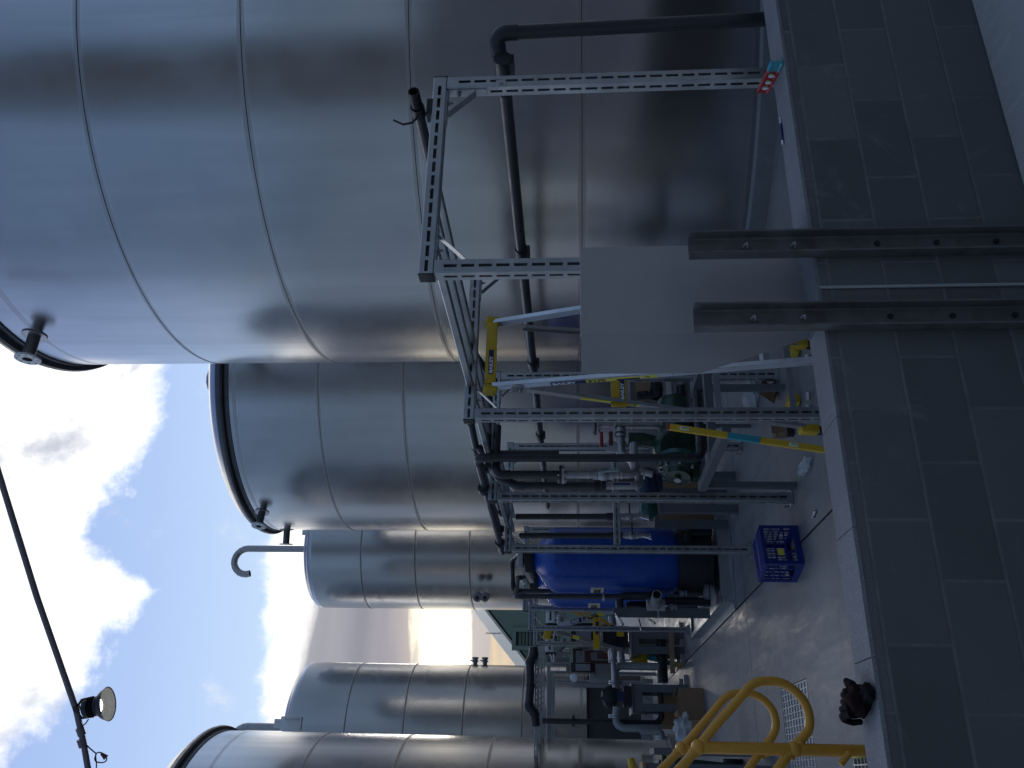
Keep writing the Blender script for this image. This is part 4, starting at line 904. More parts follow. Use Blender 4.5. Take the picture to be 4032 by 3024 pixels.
pv_ = tl+(FL-tl)*.075; b = MB(); b.box(pv_+V((-.006, .02, -.01)), (.006, .11, .075), (.2, 0, 0), .002); b.lathe([(.010, 0), (.007, .012)], pv_+V((-.01, .045, -.03)), 8, (-1, 0, 0)); b.build('hinge_plate', MAT['galv'], SL)
# steps
nst = 7
for k in range(3, nst):
    f = k/nst; a = tl.lerp(FL, f); c = tr.lerp(FRt, f); m_ = (a+c)/2
    b = MB(); b.box(m_+V((0, .012, 0)), ((c-a).length-.03, .085, .004)); b.box(m_+V((0, -.03, -.018)), ((c-a).length-.03, .004, .036))
    for q_ in range(4): b.box(m_+V((0, -.015+q_*.018, .0035)), ((c-a).length-.04, .004, .003))
    b.build('step', MAT['alu'], SL, smooth=False)
for k in (.32, .62, .88):
    a = ml.lerp(RBL, k); c = mr.lerp(RBR, k); b = MB(); b.box((a+c)/2, ((c-a).length, .006, .045)); b.build('rear_brace', MAT['galv'], SL, smooth=False)
bp = PX(2435, 1530, 2.26); a = ml.lerp(RBL, .30)
b = MB(); b.box((a.x+.22, a.y-.01, PY(2435, 1530, a.y).z), (.50, .012, .10), bev=.003); yb = b.build('tool_brace', MAT['yellow_plastic'], SL)
# lettering: BAILEY P170 on rail and head
def plate(parent, c, xd, yd, w, h, mat, name='label'):
    x = V(xd).normalized(); n = x.cross(V(yd)).normalized(); y = n.cross(x); b = MB(); b.box(c, (w, h, .0008), M((x, y, n)).transposed()); return b.build(name, MAT[mat], parent, smooth=False)
hc = V(((tl.x+tr.x)/2-.07, LYT-.0385, (tl.z+tr.z)/2-.012))
lb = plate(SL, hc, X_, Z_, .172, .032, 'label_navy'); text_mesh('BAILEY', .030, MAT['white_ink'], lb, hc+V((-.080, -.0008, -.0105)), X_, Z_, bold=.0012, sx=1.28)
c = V((a.x+.02, a.y-.0175, PY(2440, 1530, a.y).z)); lb = plate(SL, c+V((.08, 0, -.015)), X_, Z_, .172, .032, 'label_navy'); text_mesh('BAILEY', .030, MAT['white_ink'], lb, c+V((0, -.0008, -.0255)), X_, Z_, bold=.0012, sx=1.28)
# on the outside of the left rail, reading down it
t_ = (FL-tl).normalized(); s_ = t_.cross(V((-1, 0, 0))).normalized()
ud = V((-1, 0, 0)).cross(t_).normalized()
def on_rail(f, off=0, lift=.004): return tl+t_*f+ud*off+V((-lift, 0, 0))
L_ = (FL-tl).length
f1 = .40
plate(rl, on_rail(f1+.12, 0), t_, ud, .225, .040, 'label_navy'); text_mesh('BAILEY', .038, MAT['white_ink'], rl, on_rail(f1+.016, -.0135, .0052), t_, ud, bold=.0012, sx=1.28)
plate(rl, on_rail(f1+.325, 0), t_, ud, .185, .040, 'label_yellow'); text_mesh('P170', .040, MAT['ink'], rl, on_rail(f1+.245, -.0145, .0052), t_, ud, bold=.0014, sx=1.35)
plate(rl, on_rail(f1+.49, .010), t_, ud, .14, .018, 'label_yellow'); plate(rl, on_rail(f1+.49, -.010), t_, ud, .14, .020, 'ink')
text_mesh('1.8m', .016, MAT['ink'], rl, on_rail(f1+.43, .004, .0052), t_, ud) if False else None
plate(rl, on_rail(f1+.62, 0), t_, ud, .10, .036, 'label_yellow'); text_mesh('170', .022, MAT['ink'], rl, on_rail(f1+.59, -.008, .0052), t_, ud, bold=.0006)
# and upside down on the left rear rail
t2 = (RBL-ml).normalized(); u2 = V((-1, 0, 0)).cross(-t2).normalized(); q0 = ml+t2*.36+V((-.003, 0, 0))
plate(bk[0], q0+t2*.19, -t2, u2, .40, .030, 'label_yellow'); text_mesh('BAILEY  P170', .026, MAT['ink'], bk[0], q0+t2*.37+u2*(-.009)+V((-.0012, 0, 0)), -t2, u2, bold=.0008, sx=1.2)
# ------------------------------------------------------------------ long yellow level leaning on the second frame's post
YL = thing('long_level', 'long yellow box level with a cyan middle leaning against the second frame post', 'spirit level', (1.8, 4.8, 0), 'long levels')
lt = PY(2627, 1680, 4.90); lb_ = PZ(3440, 1800, .0); ld = (lb_-lt).normalized(); Ll = (lb_-lt).length
sn = ld.cross(V((-.25, -1, 0))).normalized(); fn = sn.cross(ld)
def seg(f0, f1, mat, nm, par): b = MB(); m_ = lt+ld*Ll*(f0+f1)/2; b.box(m_, (Ll*(f1-f0)-.0006, .036, .056), M((ld, sn, fn)).transposed(), .002); return b.build(nm, MAT[mat], par, smooth=False)
bd = seg(.012, .30, 'yellow_level', 'level_body', YL); seg(.30, .46, 'cyan', 'cyan_band', YL); seg(.46, 1, 'yellow_level', 'level_body', YL); seg(0, .012, 'red', 'end_cap', YL)
for f in (.085, .62):
    c = lt+ld*Ll*f+fn*.0285; b = MB(); b.box(c, (.055, .022, .004), M((ld, sn, fn)).transposed(), .001); w_ = b.build('vial_window', MAT['white_plastic'], YL); b = MB(); b.tube([c+fn*.002-ld*.018, c+fn*.002+ld*.018], .006, 10); b.build('vial', MAT['lime_glass'], w_)
# ------------------------------------------------------------------ blue filter vessels on their skid
VS = []
def vessel(label, Y, py, num, k):
    c = PY(2400, py, Y); cx = c.x; h = lambda x: PY(x, py, Y).z
    s = Y/10.1; R_ = .385
    xx = lambda x: 2238+(x-2238)/s
    T = thing('filter_vessel', label, 'pressure vessel', (cx, Y, .1), 'blue filter vessels')
    zt, zs, zbod, zbase = h(xx(2098)), h(xx(2182)), h(xx(2655)), .20
    pr = [(.11, zt+.0), (.115, zt-.02)]
    for f_, r_ in ((.03, .32), (.08, .365), (.17, .44), (.28, .55), (.40, .67), (.52, .765), (.64, .85), (.76, .915), (.88, .967), (.97, .992)): pr.append((R_*r_, zt-.02-(zt-.02-zs)*f_*1.1))
    pr += [(R_, zs-.1), (R_, zbod+.10), (R_*.985, zbod+.04), (R_*.93, zbod), (R_*.86, zbod-.03)]
    b = MB(); b.lathe(pr[::-1], (cx, Y, 0), 72); b.build('vessel_body', MAT['blue_vessel'], T)
    b = MB(); b.lathe([(R_*.99, zbase), (R_*.99, zbod-.06), (R_*.90, zbod-.005), (R_*.5, zbod-.001)], (cx, Y, 0), 48, cap=False); b.lathe([(R_*1.02, zbase-.02), (R_*1.02, zbase+.05)], (cx, Y, 0), 48); b.build('base_ring', MAT['rubber'], T)
    b = MB(); b.lathe([(.145, h(xx(2098))-.01), (.15, h(xx(2090))), (.15, h(xx(2070))), (.12, h(xx(2064))), (.10, h(xx(2062)))], (cx, Y, 0), 12); cp = b.build('threaded_cap', MAT['rubber'], T, smooth=False)
    b = MB(); b.box((cx, Y-.02, h(xx(2050))), (.17, .20, h(xx(2040))-h(xx(2062))), bev=.01); b.build('head_fitting', MAT['grey_plastic'], T)
    # paper number label, on the side that faces the camera's left
    la = R(193); d = V((math.cos(la), math.sin(la), 0)); sdir = V((0, 0, 1)).cross(d).normalized()
    zc = h(xx(2348)); b = MB(); w_ = .19; vs = []
    for q_ in range(7):
        aa = la+(q_-3)*.062; dd = V((math.cos(aa), math.sin(aa), 0)); vs += [V((cx, Y, zc-.075))+dd*(R_+.002), V((cx, Y, zc+.075))+dd*(R_+.002)]
    b.add(vs, [(2*q_, 2*q_+2, 2*q_+3, 2*q_+1) for q_ in range(6)]); lbm = b.build('number_label', MAT['label_paper'], T)
    text_mesh(num, .11, MAT['ink'], lbm, V((cx, Y, zc-.038))+d*(R_+.006)-sdir*.062, sdir, Z_, bold=.003, sx=.95)
    return T, cx, h, xx, R_
v1 = vessel('near blue fibreglass filter vessel numbered 02 on a black base', 10.1, 2206, '02', 1)
v2 = vessel('far blue fibreglass filter vessel half hidden behind the one numbered 02', 11.3, 2277, '01', 2)
# skid
SK = thing('vessel_skid', 'galvanised channel skid under the blue filter vessels', 'skid', (2.3, 10.8, 0))
zk_ = lambda x, y: (2350+x*.3014, 2050+y*.3014)
zl_ = PY(*zk_(1575, 300), 9.62).z; x0, x1, y0, y1 = 1.79, 2.95, 9.62, 12.35
def cch(nm, p0, p1, face): b = MB(); chan(b, p0, p1, zl_*.96, .06, face); return b.build(nm, MAT['galv'], SK, smooth=False)
zc = zl_*.5
cch('skid_channel', (x0+.0, y0, zc), (x1, y0, zc), (0, -1, 0)); cch('skid_channel', (x0, y1, zc), (x1, y1, zc), (0, 1, 0)); cch('skid_channel', (x0, y0+.003, zc), (x0, y1-.003, zc), (-1, 0, 0)); cch('skid_channel', (x1, y0+.003, zc), (x1, y1-.003, zc), (1, 0, 0))
b = MB(); b.box(((x0+x1)/2, (y0+y1)/2, zl_*.72), (x1-x0-.02, y1-y0-.02, .006)); b.build('deck_plate', MAT['galv_dark'], SK, smooth=False)
b = MB(); b.box(((x0+x1)/2, y0-.04, .006), (x1-x0+.08, .10, .008)); b.box((x0-.04, (y0+y1)/2, .006), (.10, y1-y0+.08, .008)); b.build('foot_flange', MAT['galv'], SK, smooth=False)
# pipes of the vessels
zj_ = lambda x, y: (1950+x*.2411, 2050+y*.2411)
def pl(seq, Y): return [PY(*zj_(x, y), Y) for x, y in seq]
p_ = pl([(430, 640), (275, 640), (290, 1150), (900, 1150), (2300, 1150)], 10.45); p_[0].y = 10.1
T = pipe('vessel_pipe', 'black pipe looping from the top of the near vessel and down behind its shoulder', p_, .028, .06, group='black pipes of the blue vessels')
p_ = pl([(500, 920), (370, 925), (345, 1230), (2050, 1238)], 9.75); p_[0].y = 11.2; p_[1].y = 11.2; p_[1] = PY(*zj_(372, 925), 11.2)
p_ = [PY(*zj_(500, 930), 11.2), PY(*zj_(370, 930), 11.2), PY(*zj_(335, 1236), 9.75), PY(*zj_(2050, 1240), 9.75)]
T = pipe('vessel_pipe', 'black pipe running down in front of the edge of the numbered vessels', p_, .028, .06, group='black pipes of the blue vessels')
p = PY(*zj_(1765, 1240), 9.70); MB().hollow(p+Z_*.012, p-Z_*.012, .05, .036, 16).build('pipe_clip', MAT['galv'], T)
b = MB(); c0, c1 = PY(*zj_(520, 800), 10.5), PY(*zj_(600, 960), 10.9); b.box((c0+c1)/2, (.10, (c1-c0).length, .06), (c1-c0).to_track_quat('Y', 'Z').to_matrix(), .01); o = b.build('air_filter', MAT['label_paper']); tag(o, 'beige rectangular box between the tops of the two blue vessels', 'box')
# face piping beside the vessels with its cover plate
MF = thing('valve_manifold', 'dark valve manifold with a standing grey cover plate at the edge of the vessel skid', 'manifold', PZ(2800, 2420, 0))
a0, a1 = PY(*zk_(212, 1200), 9.9), PY(*zk_(1480, 1215), 9.9)
b = MB(); wv = PY(*zk_(800, 1160), 9.9).x-PY(*zk_(800, 1285), 9.9).x
b.box(((a0.x+a1.x)/2, 9.9, (a0.z+a1.z)/2), (abs(wv), .012, abs(a0.z-a1.z))); b.box(((a0.x+a1.x)/2+abs(wv)/2, 9.96, (a0.z+a1.z)/2), (.01, .12, abs(a0.z-a1.z)-.002)); b.build('cover_plate', MAT['grey_paint'], MF, smooth=False)
def mp(seq, Y, r, mat='pvc', nm='manifold_pipe', br=.06): b = MB(); b.tube(path([PY(*zk_(x, y), Y) for x, y in seq], br, 6), r, 16); return b.build(nm, MAT[mat], MF)
mp([(300, 1150), (290, 985), (760, 985)], 9.95, .045); mp([(420, 1100), (760, 1100)], 10.3, .045); mp([(700, 1060), (1460, 1060)], 10.05, .05); mp([(1000, 940), (1440, 940), (1440, 1120)], 10.2, .045, 'pvc')
mp([(700, 1130), (600, 1130), (520, 1110), (380, 1110)], 10.15, .035)
c = PY(*zk_(770, 1100), 9.8); e = PY(*zk_(785, 965), 9.45)
b = MB(); b.tube([c, c.lerp(e, .6)], .062, 16); b.tube([c-Z_*.10, c+Z_*.10], .07, 16); b.build('tee_body', MAT['stainless_dull'], MF); b = MB(); b.hollow(c.lerp(e, .5), e, .052, .044, 20); b.build('open_pipe_end', MAT['stainless'], MF)
b = MB(); b.tube([c.lerp(e, .4), c.lerp(e, .8)], .0445, 16); b.build('pipe_bore', MAT['rubber'], MF)
b = MB(); g_ = PY(*zk_(800, 1140), 9.78); b.tube([g_, g_+V((.02, -.05, -.10))], .010, 8); b.tube([g_+V((-.1, -.04, 0)), g_+V((-.04, -.02, -.0))], .012, 8); b.build('lever', MAT['stainless'], MF)
for x, y in ((1430, 925), (1110, 950), (980, 1130)): p = PY(*zk_(x, y), 9.9); b = MB(); b.hollow(p-Z_*.02, p+Z_*.02, .09 if x > 1400 else .04, .02, 18); b.hollow(p-Z_*.055, p-Z_*.03, .09 if x > 1400 else .04, .02, 18); b.build('small_flange', MAT['galv_dark'], MF)
for x, y, x2, y2 in ((550, 1290, 585, 1440), (690, 1290, 760, 1340), (240, 1210, 350, 1360), (250, 1250, 330, 1370)): b = MB(); b.tube([PY(*zk_(x, y), 9.85), PY(*zk_(x2, y2), 9.7)], .010, 8); b.build('handle', MAT['stainless'], MF)
# black hoop pipe inside the base
b = MB(); b.tube(path([PY(*zk_(x, y), 9.75) for x, y in ((1500, 150), (1200, 150), (1180, 290))], .2, 8), .05, 14); o = b.build('drain_hose', MAT['rubber']); tag(o, 'bent black hose in front of the near vessel base', 'hose')
# ------------------------------------------------------------------ milk crate, upside down on the floor
CR = thing('milk_crate', 'bright blue plastic milk crate turned upside down on the floor', 'crate', (1.60, 6.90, 0))
c0 = V((1.523, 6.615, 0)); ua = V((.325, .088, 0)).normalized(); ub = V((-ua.y, ua.x, 0)); W_, D_, H_ = .335, .31, .30
def cb_(mb, a0, a1, b0, b1, z0, z1):
    c = c0+ua*(a0+a1)/2+ub*(b0+b1)/2+Z_*(z0+z1)/2; mb.box(c, (abs(a1-a0), abs(b1-b0), z1-z0), M((ua, ub, Z_)).transposed())
def face(nm, along):
    b = MB(); Wd = W_ if along in (0, 2) else D_; th = .004
    def R4(s0, s1, z0, z1):
        if along == 0: cb_(b, s0, s1, 0, th, z0, z1)
        elif along == 2: cb_(b, s0, s1, D_-th, D_, z0, z1)
        elif along == 3: cb_(b, 0, th, s0, s1, z0, z1)
        else: cb_(b, W_-th, W_, s0, s1, z0, z1)
    e = .0008
    R4(e, .028, e, H_-e); R4(Wd-.028, Wd-e, e, H_-e); R4(.028, Wd-.028, 0, .050); R4(.028, Wd-.028, H_-.03, H_-.0005)
    R4(.028, Wd-.028, .115, .128); R4(.028, Wd-.028, .20, .210); R4(.028, Wd-.028, .160, .165)
    n_ = 9
    for k in range(n_):
        x = .028+(Wd-.056)*(k+.5)/n_
        if abs(k-4) <= 1: R4(x-.004, x+.004, .128, H_-.03)
        else: R4(x-.0035, x+.0035, .05, H_-.03)
    R4(Wd*.28, Wd*.32, .05, .128); R4(Wd*.68, Wd*.72, .05, .128)
    return b.build(nm, MAT['crate_blue'], CR, smooth=False)
for k in range(4): face('side', k)
b = MB(); n_ = 11
for k in range(n_): x = .006+(W_-.012)*k/(n_-1); cb_(b, x-.003, x+.003, .004, D_-.004, H_-.010, H_+.001)
for k in range(n_): x = .006+(D_-.012)*k/(n_-1); cb_(b, .004, W_-.004, x-.003, x+.003, H_-.011, H_)
cb_(b, .02, W_-.02, .135, .175, H_-.012, H_+.0015); b.build('bottom_lattice', MAT['crate_blue'], CR, smooth=False)
c = c0+ua*.10-ub*.001+Z_*.165; b = MB(); b.box(c, (.055, .001, .045), M((ua, ub, Z_)).transposed()); b.build('sticker', MAT['label_yellow'], CR, smooth=False)
# ------------------------------------------------------------------ litter on the floor
za_ = lambda x, y: (2500+x*.6028, 1500+y*.6028); zi_ = lambda x, y: (2650+x*.3014, 1300+y*.3014)
p = PZ(*za_(1110, 560), .03); BG = thing('plastic_bottle', 'clear plastic bag of fittings lying on the floor beside the pump stand leg', 'plastic bag', (p.x, p.y, 0))
q_ = PZ(*za_(1060, 640), .03); mm_ = blob((0, 0, 0), (.045, .14, .038), 5, .5, 24, 16, fold=.06); dd = (q_-p).normalized(); an = math.atan2(dd.y, dd.x)-PI/2
mb = MB(); mb.add([M.Rotation(an, 3, 'Z') @ V(v)+V((p.x, p.y, .03)) for v in mm_.v], mm_.f); mb.build('bag_skin', MAT['polythene'], BG); BG.name = 'plastic_bag'
b = MB()
for k in range(6): c = V((p.x+random.uniform(-.02, .02), p.y+random.uniform(-.07, .07), .02)); b = MB(); b.tube([c, c+V((.02, .02, .01))], .008, 8); b.build('fitting', MAT['stainless'], BG)
p = PZ(*za_(1165, 880), .012); q_ = PZ(*za_(1180, 845), .012); o = MB(); o.tube([p, q_], .010, 10); o.lathe([(.017, 0), (.017, .014)], p, 6, (p-q_)); o = o.build('bolt', MAT['stainless_dull']); tag(o, 'single loose bolt lying on the floor in front of the milk crate', 'bolt')
def cube_box(nm, lbl, cat, px, sz, rz, mat, z=0, flaps=False, group=None):
    p = PZ(*px, z); T = thing(nm, lbl, cat, (p.x, p.y, z), group); rot = (0, 0, rz); w, d, h = sz; rm = Euler(rot).to_matrix()
    if not flaps: MB().box((p.x, p.y, z+h/2), sz, rot, .003).build('carton', MAT[mat], T, smooth=False); return T
    b = MB(); t = .004
    for c, s in (((0, 0, t/2), (w, d, t)), ((w/2, 0, h/2), (t, d, h)), ((-w/2, 0, h/2), (t, d, h)), ((0, d/2, h/2), (w-.01, t, h)), ((0, -d/2, h/2), (w-.01, t, h))): b.box(V((p.x, p.y, z))+rm @ V(c), s, rot)
    b.build('carton', MAT[mat], T, smooth=False)
    for sx_, ang in ((1, .9), (-1, 1.3)):
        fl = d*.45; c = V((sx_*(w/2+math.sin(ang)*fl*.5*.5), 0, h+math.cos(ang)*fl*.25)); b = MB(); b.box(V((p.x, p.y, z))+rm @ c, (fl*.5, d-.01, t), rm @ Euler((0, sx_*(ang-.2), 0)).to_matrix()); b.build('flap', MAT[mat], T, smooth=False)
    return T
cube_box('cardboard_box', 'small brown cardboard box on the floor behind the long yellow level', 'cardboard box', zi_(1470, 1290), (.12, .10, .10), .2, 'cardboard', flaps=True)
cube_box('black_block', 'small black cube on the floor beside a small cardboard box', 'block', zi_(1575, 1320), (.07, .07, .06), .1, 'black')
for x, y, lb in ((1480, 930, 'yellow plastic foot piece on the floor left of the metal brace behind the wall'), (1475, 275, 'yellow plastic foot piece under the slanted edge of the sheet guard')):
    p = PZ(*zi_(x+120, y), .03); T = thing('foot_piece', lb, 'plastic part', p, 'yellow plastic foot pieces'); b = MB(); b.box((p.x, p.y, .05), (.10, .10, .09), (.2, .25, .4), .012); b.build('block', MAT['yellow_plastic'], T); b = MB(); b.box((p.x-.01, p.y-.052, .055), (.03, .02, .05), (0, 0, .4), .006); b.build('lug', MAT['yellow_plastic'], T)
    p2 = PZ(*zi_(x+290, y-20), .03); b = MB(); b.tube([p2, p2+V((.05, -.03, .005))], .018, 10); b.hollow(p2+V((-.03, .02, 0)), p2+V((-.05, .03, 0)), .022, .012, 10); o = b.build('steel_nipple', MAT['stainless']); tag(o, 'shiny steel pipe nipple on the floor '+('near the wall, left of the stepladder rail' if y > 500 else 'near the wall, right of the stepladder rail'), 'pipe fitting', 'steel nipples on the floor')
# crumpled polythene and a folded brown card
p = PZ(*zi_(1040, 870), .02); mm_ = blob((p.x, p.y, .035), (.19, .20, .045), 12, .7, 30, 18, fold=.05); tag(mm_.build('polythene_sheet', MAT['polythene']), 'crumpled clear polythene sheet on the floor beyond the wall', 'plastic sheet')
p = PZ(*zi_(1290, 800), .05); b = MB(); b.box((p.x, p.y, .08), (.22, .004, .16), (.5, .3, .5)); b.box((p.x+.03, p.y+.04, .03), (.20, .12, .004), (.1, .1, .5)); o = b.build('folded_card', MAT['cardboard'], smooth=False); tag(o, 'folded brown card with a yellow side beside the polythene sheet', 'cardboard')
# parts shelf seen under the ladder: bags and black hose pieces
zs = lambda x, y: PY(2200+x*.6028, 900+y*.6028, 7.6)
SHF = thing('parts_rack', 'low grey rack of pipe fittings seen between the stepladder rails', 'rack', (3.0, 7.6, 0))
a, c = zs(720, 970), zs(960, 1170); xl_, xr_ = min(a.x, c.x)-.05, max(a.x, c.x)+.35; zt_ = zs(740, 1000).z
for zz_ in (zt_, zs(845, 1000).z, zs(940, 1000).z):
    MB().box(((xl_+xr_)/2, 7.8, zz_), (xr_-xl_, .45, .025)).build('shelf', MAT['grey_paint'], SHF, smooth=False)
for xx in (xl_+.02, xr_-.02):
    for yy in (7.6, 8.0): MB().box((xx, yy, zt_/2), (.035, .035, zt_)).build('leg', MAT['grey_paint'], SHF, smooth=False)
for k, (x, y, r, mat, nm, lb) in enumerate(((640, 1060, .055, 'rubber', 'pipe_offcut', 'short black pipe offcut on the parts rack'), (560, 1090, .04, 'black', 'pipe_coupling', 'black pipe coupling hanging over the parts rack'), (900, 1130, .045, 'red_brown', 'reducer', 'reddish brown fitting low on the parts rack'), (800, 1090, .04, 'black', 'pipe_tee', 'black fitting in the middle of the parts rack'))):
    c = zs(x, y); b = MB(); b.hollow(c-X_*.08, c+X_*.10, r, r*.8, 18) if k != 1 else b.hollow(c-Z_*.07, c+Z_*.07, r, r*.8, 18); b.hollow(c-X_*.0, c+X_*.03, r*1.15, r, 18); o = b.build(nm, MAT[mat]); tag(o, lb, 'pipe fitting', 'loose fittings on the parts rack')
c = zs(590, 1040); b = MB(); b.add([c+V(v) for v in ((-.16, 0, .10), (.12, .02, .14), (.15, .0, -.02), (.02, -.02, -.14), (-.08, 0, -.10), (-.16, .004, .10), (.12, .024, .14), (.15, .004, -.02), (.02, -.016, -.14), (-.08, .004, -.10))], [(0, 1, 2, 3, 4), (5, 6, 7, 8, 9), (0, 1, 6, 5), (1, 2, 7, 6), (2, 3, 8, 7), (3, 4, 9, 8), (4, 0, 5, 9)]); o = b.build('torn_carton', MAT['cardboard'], smooth=False); tag(o, 'torn piece of pale brown cardboard on top of the parts rack', 'cardboard')
# ------------------------------------------------------------------ the far end of the compound: racks, pumps, pipework
zl = lambda x, y: (2050+x*.1929, 2380+y*.1929)
zm = lambda x, y: (2350+x*.1929, 2450+y*.1929)
zn = lambda x, y: (2250+x*.2074, 2680+y*.2074)
z6r = lambda x, y: (1900+x*.4521, 2300+y*.4521)
GRPF = 'wide slotted frames at the far end'
# three wide frames crossing to the left
for k, (Y, px, py, lb) in enumerate(((17.1, 2153, 2608, 'wide slotted frame at the far end, nearest of the three'), (19.3, 2163, 2640, 'wide slotted frame at the far end, middle one of the three'), (21.5, 2174, 2675, 'wide slotted frame at the far end, farthest and smallest'))):
    p = PY(px, py, Y); xr = p.x; zt = p.z; T = thing('pipe_rack_frame', lb, 'pipe rack', (xr-1.2, Y, 0), GRPF); xl = xr-2.6
    strut('post', (xr-.036, Y+.036, .01), (xr-.036, Y+.036, zt-.07), (0, -1, 0), .072, parent=T, slots=(1, 0, 0, 1)); strut('post', (xl+.036, Y+.036, .01), (xl+.036, Y+.036, zt-.07), (0, -1, 0), .072, parent=T)
    strut('beam', (xl, Y+.036, zt-.035), (xr, Y+.036, zt-.035), (0, -1, 0), .070, parent=T, slots=(1, 1, 0, 0))
    b = MB(); b.box((xr-.17, Y+.036, zt-.17), (.24, .045, .005), (0, R(45), 0)); b.build('corner_bracket', MAT['galv'], T, smooth=False)
# long struts crossing left over the last frame
for k, (Y, xx, lb) in enumerate(((15.35, 2118, 'uppermost of the slotted struts crossing left at the far end'), (15.8, 2131, 'middle one of the slotted struts crossing left at the far end'), (16.3, 2143, 'lowest of the slotted struts crossing left at the far end'))):
    a = PY(xx-4, 2540, Y); o = strut('cross_strut', (a.x, Y, a.z), (-.9, Y, a.z), (0, -1, 0), .060, pitch=.1, sl=.07, sw=.016); tag(o, lb, 'strut', 'slotted struts crossing left at the far end')
# black pipe with two 45 degree offsets above them, and its vertical twin in front of the dark skirt
Y = 15.2
P = lambda x, y, Y_=None: PY(*zl(x, y), Y_ or Y)
pipe('overhead_pipe', 'thick black pipe with angled ends crossing above the far frames', [P(255, 880), P(262, 1040), P(190, 1170), P(195, 1660), PY(2082, 2780, Y), PY(2105, 2812, Y), PY(2110, 2860, Y)], .075, .10, sock=False, group='black pipes at the far end')
q0, q1, q2, q3 = PY(2136, 2838, 14.3), PY(2560, 2838, 14.3), PY(2600, 2825, 14.3), PY(2612, 2800, 14.3)
T = pipe('riser_pipe', 'black pipe standing upright in front of the dark tank skirt', [q0, (q0.x, 14.3, q2.z-.02), (q3.x+.28, 14.3, q2.z-.02)], .042, .12, sock=False, group='black pipes at the far end')
p = PY(2258, 2838, 14.3); MB().hollow(p-Z_*.02, p+Z_*.02, .085, .04, 16).build('flange', MAT['pvc_fit'], T)
# black suction main lying along the far floor and the brown timber in front of it
a, c = PZ(2650, 2480, .0), PZ(2662, 2700, 0)
a, c = PY(*zm(1300, 220), 14.6), PY(*zm(1350, 1240), 14.6)
pipe('suction_main', 'thick black pipe lying low along the far racks', [a, c], .085, group='black pipes at the far end')
a, c = PY(*zm(1515, 220), 14.2), PY(*zm(1550, 1040), 14.2); b = MB(); rhs(b, a, c, .09, .07); o = b.build('timber', MAT['cardboard'], smooth=False); tag(o, 'long brown timber lying in front of the thick black pipe', 'timber')
def pump_set(lbl, base, cpx, stand, grp='dark pumps on grey stands'):
    """grey stand with a dark round pump whose steel pipes leave both sides"""
    (x0, y0), (x1, y1), Y = stand
    T = thing('pump_stand', 'grey stand '+lbl, 'pump stand', (PY(x1, (y0+y1)/2, Y).x, Y, 0), 'grey pump stands at the far end')
    t0, t1 = PY(x0, y0, Y), PY(x0, y1, Y); lo = min(t0.x, t1.x); hi = max(t0.x, t1.x); zt = t0.z; mid_z = PY(x1, y0, Y).z
    b = MB(); b.box(((lo+hi)/2, Y+.35, (zt+mid_z)/2), (hi-lo, .70, zt-mid_z)); b.build('cabinet', MAT['grey_paint'], T, smooth=False)
    b = MB(); b.box(((lo+hi)/2, Y+.34, zt+.008), (hi-lo+.06, .74, .015)); b.build('top_plate', MAT['galv'], T, smooth=False)
    for x in (lo+.06, hi-.06):
        for yy in (Y+.03, Y+.66): MB().box((x, yy, mid_z/2), (.11, .07, mid_z-.002)).build('leg', MAT['grey_paint'], T, smooth=False)
    for yy in (Y+.03, Y+.66): MB().box(((lo+hi)/2, yy, .03), (hi-lo+.3, .06, .06)).build('foot_rail', MAT['galv'], T, smooth=False)
    return lo, hi, zt, T
lo, hi, zt, T = pump_set('carrying the larger dark round pump before the dark skirt', None, None, (zn(1150, 60), zn(1340, 580), 14.1))
c = PY(*zn(740, 310), 14.3)
PM = thing('round_pump', 'large dark round pump before the dark tank skirt', 'pump', (c.x, c.y, zt), 'dark round pumps')
rp = abs(PY(*zn(740, 150), 14.3).x-c.x)*1.05
b = MB(); b.lathe([(rp*.5, -.22), (rp*.95, -.2), (rp, -.12), (rp, .05), (rp*1.1, .06), (rp*1.1, .10), (rp*.9, .14), (rp*.3, .16)], c, 36, (.25, -1, .05)); b.build('pump_casing', MAT['dark_motor'], PM)
b = MB()
for k in range(14): a_ = 2*PI*k/14; b = MB(); MB().box(c+V((math.cos(a_)*rp*1.08, -.12, math.sin(a_)*rp*1.08)), (.03, .03, .03)).build('casing_bolt', MAT['dark_motor'], PM, smooth=False) if k % 2 == 0 else None
b = MB(); b.box((c.x, c.y+.05, (c.z-rp+zt)/2+.02), (rp*1.1, .4, max(.05, c.z-rp*.7-zt))); b.build('pedestal', MAT['blue_motor'], PM, smooth=False)
MB().box((c.x, c.y+.0, zt+.07), (rp*2.2, .5, .12)).build('pump_base', MAT['black'], PM, smooth=False)
# steel pipes right and left of the pump
def stl(lbl, seq, Y, r, br=.12, grp='grey pipework of the far pumps', mat='grey_pipe', fl=()):
    pts = [PY(x, y, Y) for x, y in seq]; T = thing('steel_pipe', lbl, 'pipe', pts[0], grp); b = MB(); b.tube(path(pts, br, 8), r, 14); b.build('pipe_run', MAT[mat], T)
    for x, y, ax in fl:
        p = PY(x, y, Y); b = MB(); d = {'x': X_, 'z': Z_}[ax]; b.hollow(p-d*.025, p-d*.006, r*1.9, r*.9, 18); b.hollow(p+d*.006, p+d*.025, r*1.9, r*.9, 18); b.build('flange', MAT['stainless_dull'], T)
    return T
stl('grey steel pipe feeding the larger round pump from the right, turning down', [zn(850, 160), zm(380, 1250), zm(370, 960), zm(470, 890), zm(1260, 910)], 14.25, .060, fl=[(*zm(385, 1235), 'x')])
stl('pale flanged pipe rising right of the larger round pump', [zm(370, 1330), zm(330, 780), zm(320, 600)], 14.05, .038, mat='stainless_dull', fl=[(*zm(330, 790), 'x'), (*zm(350, 1235), 'x')])
